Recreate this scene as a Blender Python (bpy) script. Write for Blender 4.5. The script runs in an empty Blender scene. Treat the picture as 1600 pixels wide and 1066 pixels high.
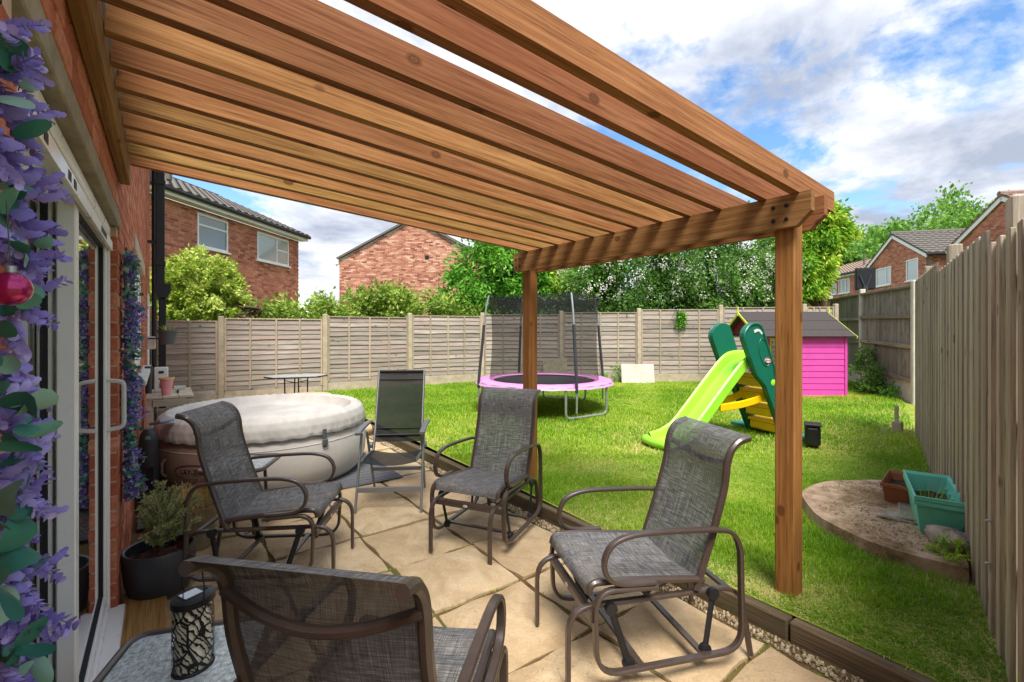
import bpy, math, random
import numpy as np
from mathutils import Vector, Matrix
random.seed(7)
rng = np.random.default_rng(7)
R = math.radians
PI = math.pi
scene = bpy.context.scene
col = scene.collection

# ------------------------------------------------------------------ camera
YAW = R(36.7)
cam_data = bpy.data.cameras.new('camera')
cam = bpy.data.objects.new('camera', cam_data)
col.objects.link(cam)
cam_data.sensor_width = 36.0
cam_data.lens = 731.0 / 1600.0 * 36.0
cam_data.shift_y = -17.0 / 1600.0
cam_data.clip_start = 0.05
cam_data.clip_end = 2000.0
cam.location = (0, 0, 1.5)
cam.rotation_euler = (R(90), 0, -YAW)
scene.camera = cam

# ------------------------------------------------------------------ sky, sun, exposure
SUN_EL, SUN_AZ = R(58), R(208)          # azimuth clockwise from +Y
world = bpy.data.worlds.new('World')
scene.world = world
world.use_nodes = True
wn, wl = world.node_tree.nodes, world.node_tree.links
wn.clear()
w_out = wn.new('ShaderNodeOutputWorld')
w_bg = wn.new('ShaderNodeBackground')
w_sky = wn.new('ShaderNodeTexSky')
w_sky.sky_type = 'NISHITA'
w_sky.sun_disc = False
w_sky.sun_elevation = SUN_EL
w_sky.sun_rotation = SUN_AZ
w_sky.air_density = 1.0
w_sky.dust_density = 0.3
w_sky.ozone_density = 2.5
w_bg.inputs['Strength'].default_value = 0.14
w_geo = wn.new('ShaderNodeTexCoord')
w_sep = wn.new('ShaderNodeSeparateXYZ')
wl.new(w_geo.outputs['Generated'], w_sep.inputs[0])
def wmath(op, a, b=None, clamp=False):
    n = wn.new('ShaderNodeMath'); n.operation = op; n.use_clamp = clamp
    for i, v in enumerate((a, b)):
        if v is None: continue
        if isinstance(v, (int, float)): n.inputs[i].default_value = v
        else: wl.new(v, n.inputs[i])
    return n.outputs[0]
w_den = wmath('ADD', wmath('MAXIMUM', w_sep.outputs['Z'], 0.0), 0.22)
w_cx = wmath('DIVIDE', w_sep.outputs['X'], w_den)
w_cy = wmath('DIVIDE', w_sep.outputs['Y'], w_den)
w_comb = wn.new('ShaderNodeCombineXYZ')
wl.new(w_cx, w_comb.inputs[0]); wl.new(w_cy, w_comb.inputs[1])
w_comb.inputs[2].default_value = 3.3
def wnoise(scale, detail, rough, dist=0.0, src=None):
    n = wn.new('ShaderNodeTexNoise')
    n.inputs['Scale'].default_value = scale
    n.inputs['Detail'].default_value = detail
    n.inputs['Roughness'].default_value = rough
    n.inputs['Distortion'].default_value = dist
    wl.new(src or w_comb.outputs[0], n.inputs['Vector'])
    return n.outputs[0]
def wramp(src, stops):
    n = wn.new('ShaderNodeValToRGB')
    wl.new(src, n.inputs[0])
    e = n.color_ramp.elements
    e[0].position, e[0].color = stops[0]
    e[1].position, e[1].color = stops[-1]
    for p, c in stops[1:-1]:
        x = e.new(p); x.color = c
    return n.outputs[0]
w_mask = wramp(wnoise(1.25, 12.0, 0.6, 0.3),
               [(0.395, (0, 0, 0, 1)), (0.43, (.4, .4, .4, 1)), (0.465, (.92, .92, .92, 1)), (0.52, (1, 1, 1, 1))])
w_shift = wn.new('ShaderNodeVectorMath'); w_shift.operation = 'ADD'
w_shift.inputs[1].default_value = (0.13, 0.21, 0.05)
wl.new(w_comb.outputs[0], w_shift.inputs[0])
w_cloud = wramp(wnoise(2.0, 10.0, 0.58, 0.2, w_shift.outputs[0]),
                [(0.38, (1.65, 1.85, 2.3, 1)), (0.47, (2.55, 2.7, 3.05, 1)), (0.57, (3.55, 3.63, 3.8, 1))])
w_mix = wn.new('ShaderNodeMix'); w_mix.data_type = 'RGBA'
wl.new(w_mask, w_mix.inputs[0])
w_hs = wn.new('ShaderNodeHueSaturation')
w_hs.inputs['Saturation'].default_value = 1.16
w_hs.inputs['Value'].default_value = 0.84
wl.new(w_sky.outputs[0], w_hs.inputs['Color'])
wl.new(w_hs.outputs[0], w_mix.inputs[6])
wl.new(w_cloud, w_mix.inputs[7])
wl.new(w_mix.outputs[2], w_bg.inputs['Color'])
wl.new(w_bg.outputs[0], w_out.inputs['Surface'])

sun_data = bpy.data.lights.new('sun', 'SUN')
sun_data.energy = 3.0
sun_data.angle = R(24)
sun_data.color = (1.0, 0.965, 0.91)
sun = bpy.data.objects.new('sun', sun_data)
col.objects.link(sun)
sd = Vector((math.sin(SUN_AZ) * math.cos(SUN_EL), math.cos(SUN_AZ) * math.cos(SUN_EL), math.sin(SUN_EL)))
sun.rotation_euler = sd.to_track_quat('Z', 'Y').to_euler()
sun.location = (0, 0, 12)

scene.view_settings.view_transform = 'Standard'
scene.view_settings.look = 'None'
scene.view_settings.exposure = 1.16
scene.view_settings.gamma = 1.0
scene.view_settings.use_curve_mapping = False
scene.cycles.max_bounces = 8
scene.cycles.transparent_max_bounces = 24
scene.cycles.use_denoising = True

# ------------------------------------------------------------------ materials
def srgb(h):
    h = h.lstrip('#')
    v = [int(h[i:i + 2], 16) / 255 for i in (0, 2, 4)]
    return tuple(x / 12.92 if x <= .04045 else ((x + .055) / 1.055) ** 2.4 for x in v) + (1.0,)

class NT:
    """small helper round a node tree"""
    def __init__(s, name):
        s.m = bpy.data.materials.new(name); s.m.use_nodes = True
        s.n, s.l = s.m.node_tree.nodes, s.m.node_tree.links
        s.b = s.n['Principled BSDF']; s.out = s.n['Material Output']
    def new(s, t, **kw):
        n = s.n.new(t)
        for k, v in kw.items(): setattr(n, k, v)
        return n
    def set(s, sock, v):
        if hasattr(v, 'is_linked'): s.l.new(v, sock)
        else: sock.default_value = v
    def coords(s, kind='Object', scale=(1, 1, 1), rand=False):
        tc = s.new('ShaderNodeTexCoord'); src = tc.outputs[kind]
        if rand:
            oi = s.new('ShaderNodeObjectInfo'); mu = s.new('ShaderNodeMath', operation='MULTIPLY')
            s.l.new(oi.outputs['Random'], mu.inputs[0]); mu.inputs[1].default_value = 57.0
            ad = s.new('ShaderNodeVectorMath', operation='ADD')
            s.l.new(src, ad.inputs[0]); s.l.new(mu.outputs[0], ad.inputs[1]); src = ad.outputs[0]
        mp = s.new('ShaderNodeMapping'); mp.inputs['Scale'].default_value = scale
        s.l.new(src, mp.inputs[0]); return mp.outputs[0]
    def noise(s, vec, scale=5, detail=4, rough=.55, dist=0):
        n = s.new('ShaderNodeTexNoise')
        n.inputs['Scale'].default_value = scale; n.inputs['Detail'].default_value = detail
        n.inputs['Roughness'].default_value = rough; n.inputs['Distortion'].default_value = dist
        s.l.new(vec, n.inputs['Vector']); return n.outputs[0]
    def voro(s, vec, scale=5, feature='F1', rnd=1.0):
        n = s.new('ShaderNodeTexVoronoi', feature=feature)
        n.inputs['Scale'].default_value = scale; n.inputs['Randomness'].default_value = rnd
        s.l.new(vec, n.inputs['Vector']); return n
    def ramp(s, src, stops):
        n = s.new('ShaderNodeValToRGB'); s.l.new(src, n.inputs[0]); e = n.color_ramp.elements
        e[0].position, e[0].color = stops[0]; e[1].position, e[1].color = stops[-1]
        for p, c in stops[1:-1]:
            x = e.new(p); x.color = c
        return n.outputs[0]
    def mix(s, f, a, b, blend='MIX'):
        n = s.new('ShaderNodeMix', data_type='RGBA', blend_type=blend)
        s.set(n.inputs[0], f); s.set(n.inputs[6], a); s.set(n.inputs[7], b); return n.outputs[2]
    def math(s, op, a, b=0.0, clamp=False):
        n = s.new('ShaderNodeMath', operation=op, use_clamp=clamp)
        s.set(n.inputs[0], a); s.set(n.inputs[1], b); return n.outputs[0]
    def attr(s, name):
        n = s.new('ShaderNodeAttribute'); n.attribute_name = name; return n.outputs['Fac']
    def orand(s):
        return s.new('ShaderNodeObjectInfo').outputs['Random']
    def bump(s, h, strength=.3, dist=.01):
        n = s.new('ShaderNodeBump'); n.inputs['Strength'].default_value = strength; n.inputs['Distance'].default_value = dist
        s.l.new(h, n.inputs['Height']); s.l.new(n.outputs[0], s.b.inputs['Normal'])
    def done(s, color, rough=.6, metal=0.0, spec=.4, coat=0.0):
        s.set(s.b.inputs['Base Color'], color); s.set(s.b.inputs['Roughness'], rough)
        s.set(s.b.inputs['Metallic'], metal); s.set(s.b.inputs['Specular IOR Level'], spec)
        if coat: s.set(s.b.inputs['Coat Weight'], coat)
        return s.m

M = {}
BLACK, WHITE = (0, 0, 0, 1), (1, 1, 1, 1)

def wood_mat(name, cols, axis='X', knots=True, grain=1.0, rough=.7, stain=None, bump=.25):
    t = NT(name)
    long_, cross = 1.6, 62.0 * grain
    sc = {'X': (long_, cross, cross), 'Y': (cross, long_, cross), 'Z': (cross, cross, long_)}[axis]
    v = t.coords('Object', sc, True)
    g = t.noise(v, 1.0, 6, .65, .6)
    g2 = t.noise(v, 2.3, 4, .65)
    sc2 = {'X': (.7, 3, 3), 'Y': (3, .7, 3), 'Z': (3, 3, .7)}[axis]
    big = t.noise(t.coords('Object', sc2, True), 1.6, 3, .5)
    f = t.math('ADD', t.math('MULTIPLY', g, .78), t.math('MULTIPLY', big, .22))
    c = t.ramp(f, [(.32, cols[0]), (.5, cols[1]), (.68, cols[2])])
    c = t.mix(t.ramp(g2, [(.34, (.6, .6, .6, 1)), (.46, BLACK)]), c, tuple(x * .45 for x in cols[0][:3]) + (1,))
    # every board its own tone
    orr = t.orand()
    hv = t.new('ShaderNodeHueSaturation'); t.l.new(c, hv.inputs['Color'])
    t.l.new(t.math('ADD', t.math('MULTIPLY', orr, .40), .80), hv.inputs['Value'])
    t.l.new(t.math('ADD', t.math('MULTIPLY', t.math('FRACT', t.math('MULTIPLY', orr, 13.7)), .036), .485), hv.inputs['Hue'])
    c = hv.outputs[0]
    h = g
    if knots:
        sk = {'X': (4.4, 6.5, 6.5), 'Y': (6.5, 4.4, 6.5), 'Z': (6.5, 6.5, 4.4)}[axis]
        vo = t.voro(t.coords('Object', sk, True), 1.0)
        rings = t.math('SINE', t.math('MULTIPLY', vo.outputs['Distance'], 130.0))
        sepc = t.new('ShaderNodeSeparateColor'); t.l.new(vo.outputs['Color'], sepc.inputs[0])
        kn = t.ramp(vo.outputs['Distance'], [(.075, (.8, .8, .8, 1)), (.095, WHITE), (.125, (.5, .5, .5, 1)), (.155, BLACK)])
        kn = t.math('MULTIPLY', kn, t.math('GREATER_THAN', sepc.outputs[0], .25))
        kc = t.mix(t.math('ADD', t.math('MULTIPLY', rings, .25), .5), tuple(x * .3 for x in cols[0][:3]) + (1,), cols[0])
        c = t.mix(kn, c, kc)
    if stain:
        st = t.ramp(t.noise(t.coords('Object', (1.4, 1.4, 1.4), True), 1.5, 5, .6), [(.5, BLACK), (.72, (.8, .8, .8, 1))])
        c = t.mix(st, c, stain)
    t.bump(h, bump, .004)
    return t.done(c, rough, spec=.18)

M['pergola_wood'] = wood_mat('pergola_wood', (srgb('#75492a'), srgb('#95653d'), srgb('#ae8054')), 'X', grain=1.0, rough=.8)
M['pergola_post'] = wood_mat('pergola_post', (srgb('#774a24'), srgb('#946234'), srgb('#a97845')), 'Z', grain=.8, rough=.8)
M['sleeper_wood'] = wood_mat('sleeper_wood', (srgb('#4d4031'), srgb('#675843'), srgb('#7b6b55')), 'Y', knots=False, stain=srgb('#6f6a45'))
M['deck_wood'] = wood_mat('deck_wood', (srgb('#75512c'), srgb('#a57a48'), srgb('#c0975f')), 'Y')
M['lap_wood'] = wood_mat('lap_wood', (srgb('#7b7067'), srgb('#9b9085'), srgb('#b6aba0')), 'X', knots=True, stain=srgb('#a58d80'), rough=.85)
M['lap_batten'] = wood_mat('lap_batten', (srgb('#8a7a68'), srgb('#a7967f'), srgb('#bcab94')), 'Z', knots=False, rough=.85)
M['board_wood'] = wood_mat('board_wood', (srgb('#887a6b'), srgb('#ab9d8c'), srgb('#c3b6a6')), 'Z', knots=True, stain=srgb('#a3937a'), rough=.85, bump=.5)
M['dark_board'] = wood_mat('dark_board', (srgb('#6b645b'), srgb('#8d867b'), srgb('#a8a095')), 'Z', knots=True, stain=srgb('#5a574c'), rough=.85)
M['dark_rail'] = wood_mat('dark_rail', (srgb('#6f665a'), srgb('#8f8573'), srgb('#a59b88')), 'X', knots=False, rough=.85)
M['bench_wood'] = wood_mat('bench_wood', (srgb('#a49a83'), srgb('#c3b89e'), srgb('#d8cfb8')), 'X', knots=False, rough=.8)

def plain(name, c, rough=.5, metal=0., var=.08, scale=8, bump=0., spec=.4, coat=0., bscale=None):
    t = NT(name)
    v = t.coords('Object', (1, 1, 1), True)
    n = t.noise(v, scale, 5, .6)
    lo = tuple(max(0, x * (1 - var * 1.6)) for x in c[:3]) + (1,)
    hi = tuple(min(1, x * (1 + var)) for x in c[:3]) + (1,)
    cc = t.ramp(n, [(.3, lo), (.7, hi)])
    rr = t.math('ADD', t.math('MULTIPLY', t.noise(v, scale * 3, 3), .25), rough - .12)
    if bump: t.bump(t.noise(v, bscale or scale * 6, 5, .6), bump, .01)
    return t.done(cc, rr, metal, spec, coat)

M['upvc'] = plain('upvc', srgb('#e9e8e4'), .3, var=.03, scale=3)
M['gasket'] = plain('gasket', srgb('#1d1d1f'), .6)
M['lintel_concrete'] = plain('lintel_concrete', srgb('#958974'), .9, var=.2, scale=9, bump=.5)
M['concrete'] = plain('concrete', srgb('#b3a48d'), .9, var=.16, scale=7, bump=.4)
M['concrete_white'] = plain('concrete_white', srgb('#c9c2b4'), .9, var=.12, scale=5, bump=.35)
M['stone_sill'] = plain('stone_sill', srgb('#c8c4ba'), .8, var=.08)
M['black_plastic'] = plain('black_plastic', srgb('#1b1b1e'), .45, var=.2)
M['dark_grey_plastic'] = plain('dark_grey_plastic', srgb('#33363b'), .45, var=.12, scale=10, spec=.5)
M['grey_plastic'] = plain('grey_plastic', srgb('#54575a'), .5, var=.08)
M['white_plastic'] = plain('white_plastic', srgb('#dcdcd6'), .4, var=.05)
M['bronze_metal'] = plain('bronze_metal', srgb('#43362f'), .36, var=.1, scale=20, spec=.6, coat=.15)
M['grey_metal'] = plain('grey_metal', srgb('#8c8d8f'), .42, .55, var=.06)
M['galv_metal'] = plain('galv_metal', srgb('#aeb2b4'), .4, .7, var=.12, scale=25)
M['black_metal'] = plain('black_metal', srgb('#1f1f21'), .45, .2, var=.15)
M['pink_vinyl'] = plain('pink_vinyl', srgb('#e58fd0'), .45, var=.05, scale=4, bump=.1)
M['pink_rod'] = plain('pink_rod', srgb('#d76bb4'), .5)
M['black_mat'] = plain('black_mat', srgb('#2c2c2e'), .8, var=.1)
M['slide_lime'] = plain('slide_lime', srgb('#9be43a'), .33, var=.05, scale=3, spec=.5)
M['slide_green'] = plain('slide_green', srgb('#0b6650'), .38, var=.06, scale=4, spec=.5)
M['slide_teal'] = plain('slide_teal', srgb('#2f7f78'), .5, var=.06)
M['slide_yellow'] = plain('slide_yellow', srgb('#f5c400'), .4, var=.04, spec=.5)
M['play_pink'] = plain('play_pink', srgb('#c8439a'), .65, var=.07, scale=5, bump=.1)
M['play_red'] = plain('play_red', srgb('#6d1220'), .7, var=.1)
M['play_lime'] = plain('play_lime', srgb('#d6e04a'), .6, var=.06)
M['teal_plastic'] = plain('teal_plastic', srgb('#6fcdb9'), .5, var=.07, scale=9)
M['terracotta_plastic'] = plain('terracotta_plastic', srgb('#9a5a3c'), .65, var=.1, scale=9)
M['soil'] = plain('soil', srgb('#4a3a2b'), .95, var=.45, scale=30, bump=.9)
M['rock'] = plain('rock', srgb('#b0a595'), .95, var=.3, scale=12, bump=.8)
M['tub_light'] = plain('tub_light', srgb('#c3beb7'), .5, var=.05, scale=4, bump=.12, bscale=40)
M['tub_brown'] = plain('tub_brown', srgb('#8f7869'), .5, var=.09, scale=4, bump=.12, bscale=40)
M['cover'] = plain('cover', srgb('#b9b4ad'), .55, var=.10, scale=5, bump=.18, bscale=40)
M['mat_foam'] = plain('mat_foam', srgb('#5f6063'), .9, var=.1, scale=30, bump=.5)
M['ink'] = plain('ink', srgb('#3d2f2a'), .7)
M['roof_dark'] = plain('roof_dark', srgb('#6c6660'), .9, var=.18, scale=14, bump=.3)
M['roof_pink'] = plain('roof_pink', srgb('#a08a7b'), .9, var=.2, scale=14, bump=.3)
M['roof_brown'] = plain('roof_brown', srgb('#8e7466'), .9, var=.2, scale=14, bump=.3)
M['felt'] = plain('felt', srgb('#46403e'), .95, var=.14, scale=40, bump=.5)
M['mortar'] = plain('mortar', srgb('#c2a48c'), .95, var=.12, scale=20, bump=.3)
M['mortar_far'] = plain('mortar_far', srgb('#d6c6b7'), .95, var=.1)
M['pale_drum'] = plain('pale_drum', srgb('#d0b088'), .75, var=.1, scale=6)
M['bauble'] = plain('bauble', srgb('#b01f68'), .22, .6, var=.05, coat=.5)
M['curtain'] = plain('curtain', srgb('#c9cfcb'), .8, var=.12, scale=3)
M['pale_pink'] = plain('pale_pink', srgb('#e59a9b'), .6)
M['paper_yellow'] = plain('paper_yellow', srgb('#d9c95a'), .6)
M['panel_blue'] = plain('panel_blue', srgb('#8aa0b5'), .25, var=.1)
M['red_label'] = plain('red_label', srgb('#c62a2a'), .5)
M['emblem_silver'] = plain('emblem_silver', srgb('#c9c8c6'), .3, .5)
M['bark'] = plain('bark', srgb('#5b4a3a'), .95, var=.3, scale=12, bump=.8)
M['stem'] = plain('stem', srgb('#4a5a36'), .8, var=.2)
M['dead_leaf'] = plain('dead_leaf', srgb('#7c3a2c'), .9, var=.3)
M['stone_pot'] = plain('stone_pot', srgb('#9a8f78'), .9, var=.2, scale=9, bump=.4)
M['cream'] = plain('cream', srgb('#f1e8cc'), .7, var=.05)
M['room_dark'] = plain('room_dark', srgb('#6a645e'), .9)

def brick_mat(name, stops, src):
    t = NT(name)
    f = t.attr('rnd') if src == 'attr' else t.orand()
    c = t.ramp(f, stops)
    v = t.coords('Object', (1, 1, 1), src != 'attr')
    n = t.noise(v, 45, 6, .7)
    c = t.mix(t.ramp(n, [(.35, (.55, .55, .55, 1)), (.62, BLACK)]), c, srgb('#7c4432'))
    n2 = t.noise(v, 9, 4, .6)
    c = t.mix(t.ramp(n2, [(.55, BLACK), (.75, (.4, .4, .4, 1))]), c, srgb('#d49a76'))
    t.bump(n, .6, .006)
    return t.done(c, .9, spec=.2)
own_stops = [(0, srgb('#ab6048')), (.35, srgb('#bf7052')), (.7, srgb('#c97d60')), (1, srgb('#d38f72'))]
M['brick'] = brick_mat('brick', own_stops, 'obj')
M['brick_bulk'] = brick_mat('brick_bulk', own_stops, 'attr')
far1 = [(0, srgb('#955b4d')), (.25, srgb('#bd7862')), (.65, srgb('#cc8569')), (1, srgb('#dc9c7f'))]
far2 = [(0, srgb('#7c4c42')), (.15, srgb('#a76a59')), (.5, srgb('#c58a70')), (.85, srgb('#d8a487')), (1, srgb('#e8c3a8'))]
M['brick_far'] = brick_mat('brick_far', far1, 'attr')
M['brick_mixed'] = brick_mat('brick_mixed', far2, 'attr')

def glass_mat(name, tint, rough=.03):
    t = NT(name)
    n = t.noise(t.coords('Object', (.6, .6, .6)), 1.2, 2)
    c = t.mix(n, tint, tuple(x * .6 for x in tint[:3]) + (1,))
    m = t.done(c, rough, spec=.9, coat=1.0)
    t.b.inputs['Coat Roughness'].default_value = .02
    return m
M['glass_dark'] = glass_mat('glass_dark', srgb('#35393a'))
M['glass_far'] = glass_mat('glass_far', srgb('#6d7a76'), .08)
M['glass_curtain'] = glass_mat('glass_curtain', srgb('#b9c2bf'), .15)
M['solar'] = glass_mat('solar', srgb('#6c7f93'))

def frosted():
    t = NT('frosted_glass')
    v = t.coords('Object', (1, 1, 1))
    n = t.noise(v, 55, 4, .65, .4)
    c = t.ramp(n, [(.35, srgb('#8f9a9b')), (.6, srgb('#cfd8d6'))])
    t.bump(n, .8, .01)
    return t.done(c, .12, spec=.7)
M['frosted_glass'] = frosted()

def sling():
    t = NT('sling_fabric')
    c0 = t.coords('UV')
    def thr(sx, sy, d=2):
        mp = t.new('ShaderNodeMapping'); mp.inputs['Scale'].default_value = (sx, sy, 1); t.l.new(c0, mp.inputs[0])
        return t.noise(mp.outputs[0], 1.0, d, .7)
    a = thr(150, 6); b = thr(6, 150)
    f = t.math('ADD', t.math('MULTIPLY', a, .5), t.math('MULTIPLY', b, .5))
    c = t.ramp(f, [(.38, srgb('#3d3b3b')), (.5, srgb('#5f5e5e')), (.62, srgb('#8b8a89'))])
    w1 = t.new('ShaderNodeTexWave', wave_type='BANDS', bands_direction='X'); w1.inputs['Scale'].default_value = 60
    w2 = t.new('ShaderNodeTexWave', wave_type='BANDS', bands_direction='Y'); w2.inputs['Scale'].default_value = 60
    t.l.new(c0, w1.inputs[0]); t.l.new(c0, w2.inputs[0])
    t.bump(t.math('ADD', w1.outputs['Fac'], w2.outputs['Fac']), .25, .002)
    m = t.done(c, .8, spec=.25)
    tr = t.new('ShaderNodeBsdfTransparent'); mx = t.new('ShaderNodeMixShader')
    mx.inputs[0].default_value = .07
    t.l.new(t.b.outputs[0], mx.inputs[1]); t.l.new(tr.outputs[0], mx.inputs[2]); t.l.new(mx.outputs[0], t.out.inputs['Surface'])
    return m
M['sling'] = sling()

def mesh_fabric(name, c, openness):
    t = NT(name)
    m = t.done(c, .7, spec=.3)
    tr = t.new('ShaderNodeBsdfTransparent'); mx = t.new('ShaderNodeMixShader')
    mx.inputs[0].default_value = openness
    t.l.new(t.b.outputs[0], mx.inputs[1]); t.l.new(tr.outputs[0], mx.inputs[2]); t.l.new(mx.outputs[0], t.out.inputs['Surface'])
    return m
M['net'] = mesh_fabric('net', srgb('#242426'), .55)
M['black_sling'] = mesh_fabric('black_sling', srgb('#1e1f21'), .07)

def lace():
    t = NT('lantern_lace')
    m = t.done(srgb('#141314'), .4)
    uv = t.coords('UV', (8, 5, 1))
    vo = t.voro(uv, 1.0, 'F1')
    vein = t.new('ShaderNodeTexWave', wave_type='BANDS', bands_direction='DIAGONAL'); vein.inputs['Scale'].default_value = 1.5
    vein.inputs['Distortion'].default_value = 7.0; t.l.new(uv, vein.inputs[0])
    edge = t.voro(uv, 1.0, 'DISTANCE_TO_EDGE')
    hole = t.math('MULTIPLY', t.math('GREATER_THAN', vein.outputs['Fac'], .24), t.math('GREATER_THAN', edge.outputs['Distance'], .05))
    tr = t.new('ShaderNodeBsdfTransparent'); mx = t.new('ShaderNodeMixShader')
    t.l.new(hole, mx.inputs[0])
    t.l.new(t.b.outputs[0], mx.inputs[1]); t.l.new(tr.outputs[0], mx.inputs[2]); t.l.new(mx.outputs[0], t.out.inputs['Surface'])
    return m
M['lantern_lace'] = lace()

def leaf_mat(name, stops, trans=.35, rough=.5, src='rnd'):
    t = NT(name)
    f = t.attr('rnd') if src == 'rnd' else t.orand()
    c = t.ramp(f, stops)
    t.done(c, rough, spec=.3)
    tl = t.new('ShaderNodeBsdfTranslucent'); t.l.new(c, tl.inputs['Color'])
    mx = t.new('ShaderNodeMixShader'); mx.inputs[0].default_value = trans
    t.l.new(t.b.outputs[0], mx.inputs[1]); t.l.new(tl.outputs[0], mx.inputs[2]); t.l.new(mx.outputs[0], t.out.inputs['Surface'])
    return t.m
M['leaf_variegated'] = leaf_mat('leaf_variegated', [(0, (.14, .25, .018, 1)), (.5, (.36, .48, .05, 1)), (1, (.80, .86, .28, 1))])
M['leaf_hedge'] = leaf_mat('leaf_hedge', [(0, (.09, .18, .02, 1)), (.5, (.27, .40, .05, 1)), (1, (.60, .70, .18, 1))])
M['leaf_green'] = leaf_mat('leaf_green', [(0, (.05, .18, .012, 1)), (.5, (.13, .38, .03, 1)), (1, (.34, .62, .08, 1))])
M['leaf_dark'] = leaf_mat('leaf_dark', [(0, (.045, .12, .02, 1)), (.5, (.12, .27, .042, 1)), (1, (.27, .46, .09, 1))])
M['leaf_gold'] = leaf_mat('leaf_gold', [(0, (.07, .24, .015, 1)), (.55, (.28, .52, .035, 1)), (1, (.74, .78, .09, 1))])
M['leaf_far'] = leaf_mat('leaf_far', [(0, (.07, .19, .025, 1)), (.5, (.20, .40, .06, 1)), (1, (.38, .60, .12, 1))])
M['leaf_red'] = leaf_mat('leaf_red', [(0, (.06, .018, .025, 1)), (1, (.18, .05, .06, 1))])
M['blossom'] = leaf_mat('blossom', [(0, srgb('#e6e0c8')), (1, srgb('#fdfcf6'))], .3)
M['rosemary'] = leaf_mat('rosemary', [(0, srgb('#84905a')), (.5, srgb('#afb87c')), (1, srgb('#d3d4a6'))], .35)
M['straw'] = leaf_mat('straw', [(0, srgb('#a88250')), (.6, srgb('#cfac73')), (1, srgb('#e8d1a0'))], .25)
M['grass'] = leaf_mat('grass', [(0, srgb('#6a9b1c')), (.45, srgb('#8fb728')), (.8, srgb('#b2ca44')), (.93, srgb('#d8d283')), (1, srgb('#e2d19c'))], .45, .5)
M['petal'] = leaf_mat('petal', [(0, srgb('#8377c2')), (.5, srgb('#a79adf')), (1, srgb('#cbc1f3'))], .2, .5, 'obj')
M['petal_far'] = leaf_mat('petal_far', [(0, srgb('#6656a6')), (.5, srgb('#8d7bcb')), (1, srgb('#b8a9e6'))], .2, .5)
M['eucalyptus'] = leaf_mat('eucalyptus', [(0, srgb('#246152')), (.5, srgb('#468672')), (1, srgb('#93b3a2'))], .15, .45, 'obj')
M['eucalyptus_far'] = leaf_mat('eucalyptus_far', [(0, srgb('#21604f')), (.5, srgb('#4b8a70')), (1, srgb('#9ab9a2'))], .15, .45)

def slab_mat():
    t = NT('patio_slab')
    v = t.coords('Object', (1, 1, 1), True)
    n = t.noise(v, 4.5, 7, .62, .5)
    c = t.ramp(n, [(.28, srgb('#a58c6b')), (.5, srgb('#c8b08b')), (.72, srgb('#dec9a8'))])
    orr = t.orand()
    c = t.mix(t.math('MULTIPLY', orr, .5), c, srgb('#b3936d'))
    spots = t.ramp(t.noise(v, 48, 8, .8), [(.34, (.95, .95, .95, 1)), (.45, BLACK)])
    patch = t.ramp(t.noise(v, 3.1, 4), [(.42, BLACK), (.62, (.9, .9, .9, 1))])
    c = t.mix(t.math('MULTIPLY', spots, patch), c, srgb('#5d4a34'))
    c = t.mix(t.ramp(t.noise(v, 1.7, 5, .6), [(.55, BLACK), (.8, (.5, .5, .5, 1))]), c, srgb('#8f7750'))
    fine = t.ramp(t.noise(v, 120, 6, .8), [(.35, (.45, .45, .45, 1)), (.6, BLACK)])
    c = t.mix(fine, c, srgb('#8d7a5e'))
    crack = t.voro(t.coords('Object', (1, 1, 1), True), 3.3, 'DISTANCE_TO_EDGE')
    ck = t.math('MULTIPLY', t.ramp(crack.outputs['Distance'], [(.0, WHITE), (.012, BLACK)]), t.ramp(t.noise(v, 2.2, 2), [(.60, BLACK), (.68, (.5, .5, .5, 1))]))
    c = t.mix(ck, c, srgb('#6f5b42'))
    t.bump(t.math('ADD', t.noise(v, 14, 9, .72, .8), t.math('MULTIPLY', n, .8)), .85, .014)
    return t.done(c, .85, spec=.25)
M['patio_slab'] = slab_mat()

def ground_mat(name, stops, scale, bump=.6):
    t = NT(name)
    v = t.coords('Object', (1, 1, 1))
    n = t.noise(v, scale, 8, .65)
    n2 = t.noise(v, scale * .12, 4, .6)
    c = t.ramp(t.math('ADD', t.math('MULTIPLY', n, .6), t.math('MULTIPLY', n2, .4)), stops)
    t.bump(n, bump, .02)
    return t.done(c, .95, spec=.1)
M['lawn_soil'] = ground_mat('lawn_soil', [(.36, srgb('#5f7426')), (.5, srgb('#7f9433')), (.58, srgb('#a0954f')), (.68, srgb('#9a8255'))], 25)
M['far_ground'] = ground_mat('far_ground', [(.35, srgb('#4d5a33')), (.65, srgb('#73804a'))], 2)
M['joint_soil'] = ground_mat('joint_soil', [(.35, srgb('#4f3c28')), (.5, srgb('#6b5438')), (.62, srgb('#5c612c'))], 9, .8)
M['gravel'] = leaf_mat('gravel', [(0, srgb('#7a6952')), (.5, srgb('#a08d71')), (1, srgb('#c4b496'))], 0.0, .9)

def pad_mat():
    t = NT('round_concrete')
    v = t.coords('Object', (1, 1, 1))
    n = t.noise(v, 6, 7, .65, .4)
    c = t.ramp(n, [(.3, srgb('#8f7560')), (.5, srgb('#b79d84')), (.7, srgb('#cdb59c'))])
    dirt = t.ramp(t.noise(v, 2.4, 5, .62), [(.5, BLACK), (.62, WHITE)])
    c = t.mix(dirt, c, t.ramp(t.noise(v, 40, 5, .7), [(.35, srgb('#5d4a35')), (.65, srgb('#a08663'))]))
    t.bump(t.noise(v, 25, 6, .7), .8, .015)
    return t.done(c, .95, spec=.15)
M['round_concrete'] = pad_mat()

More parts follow.
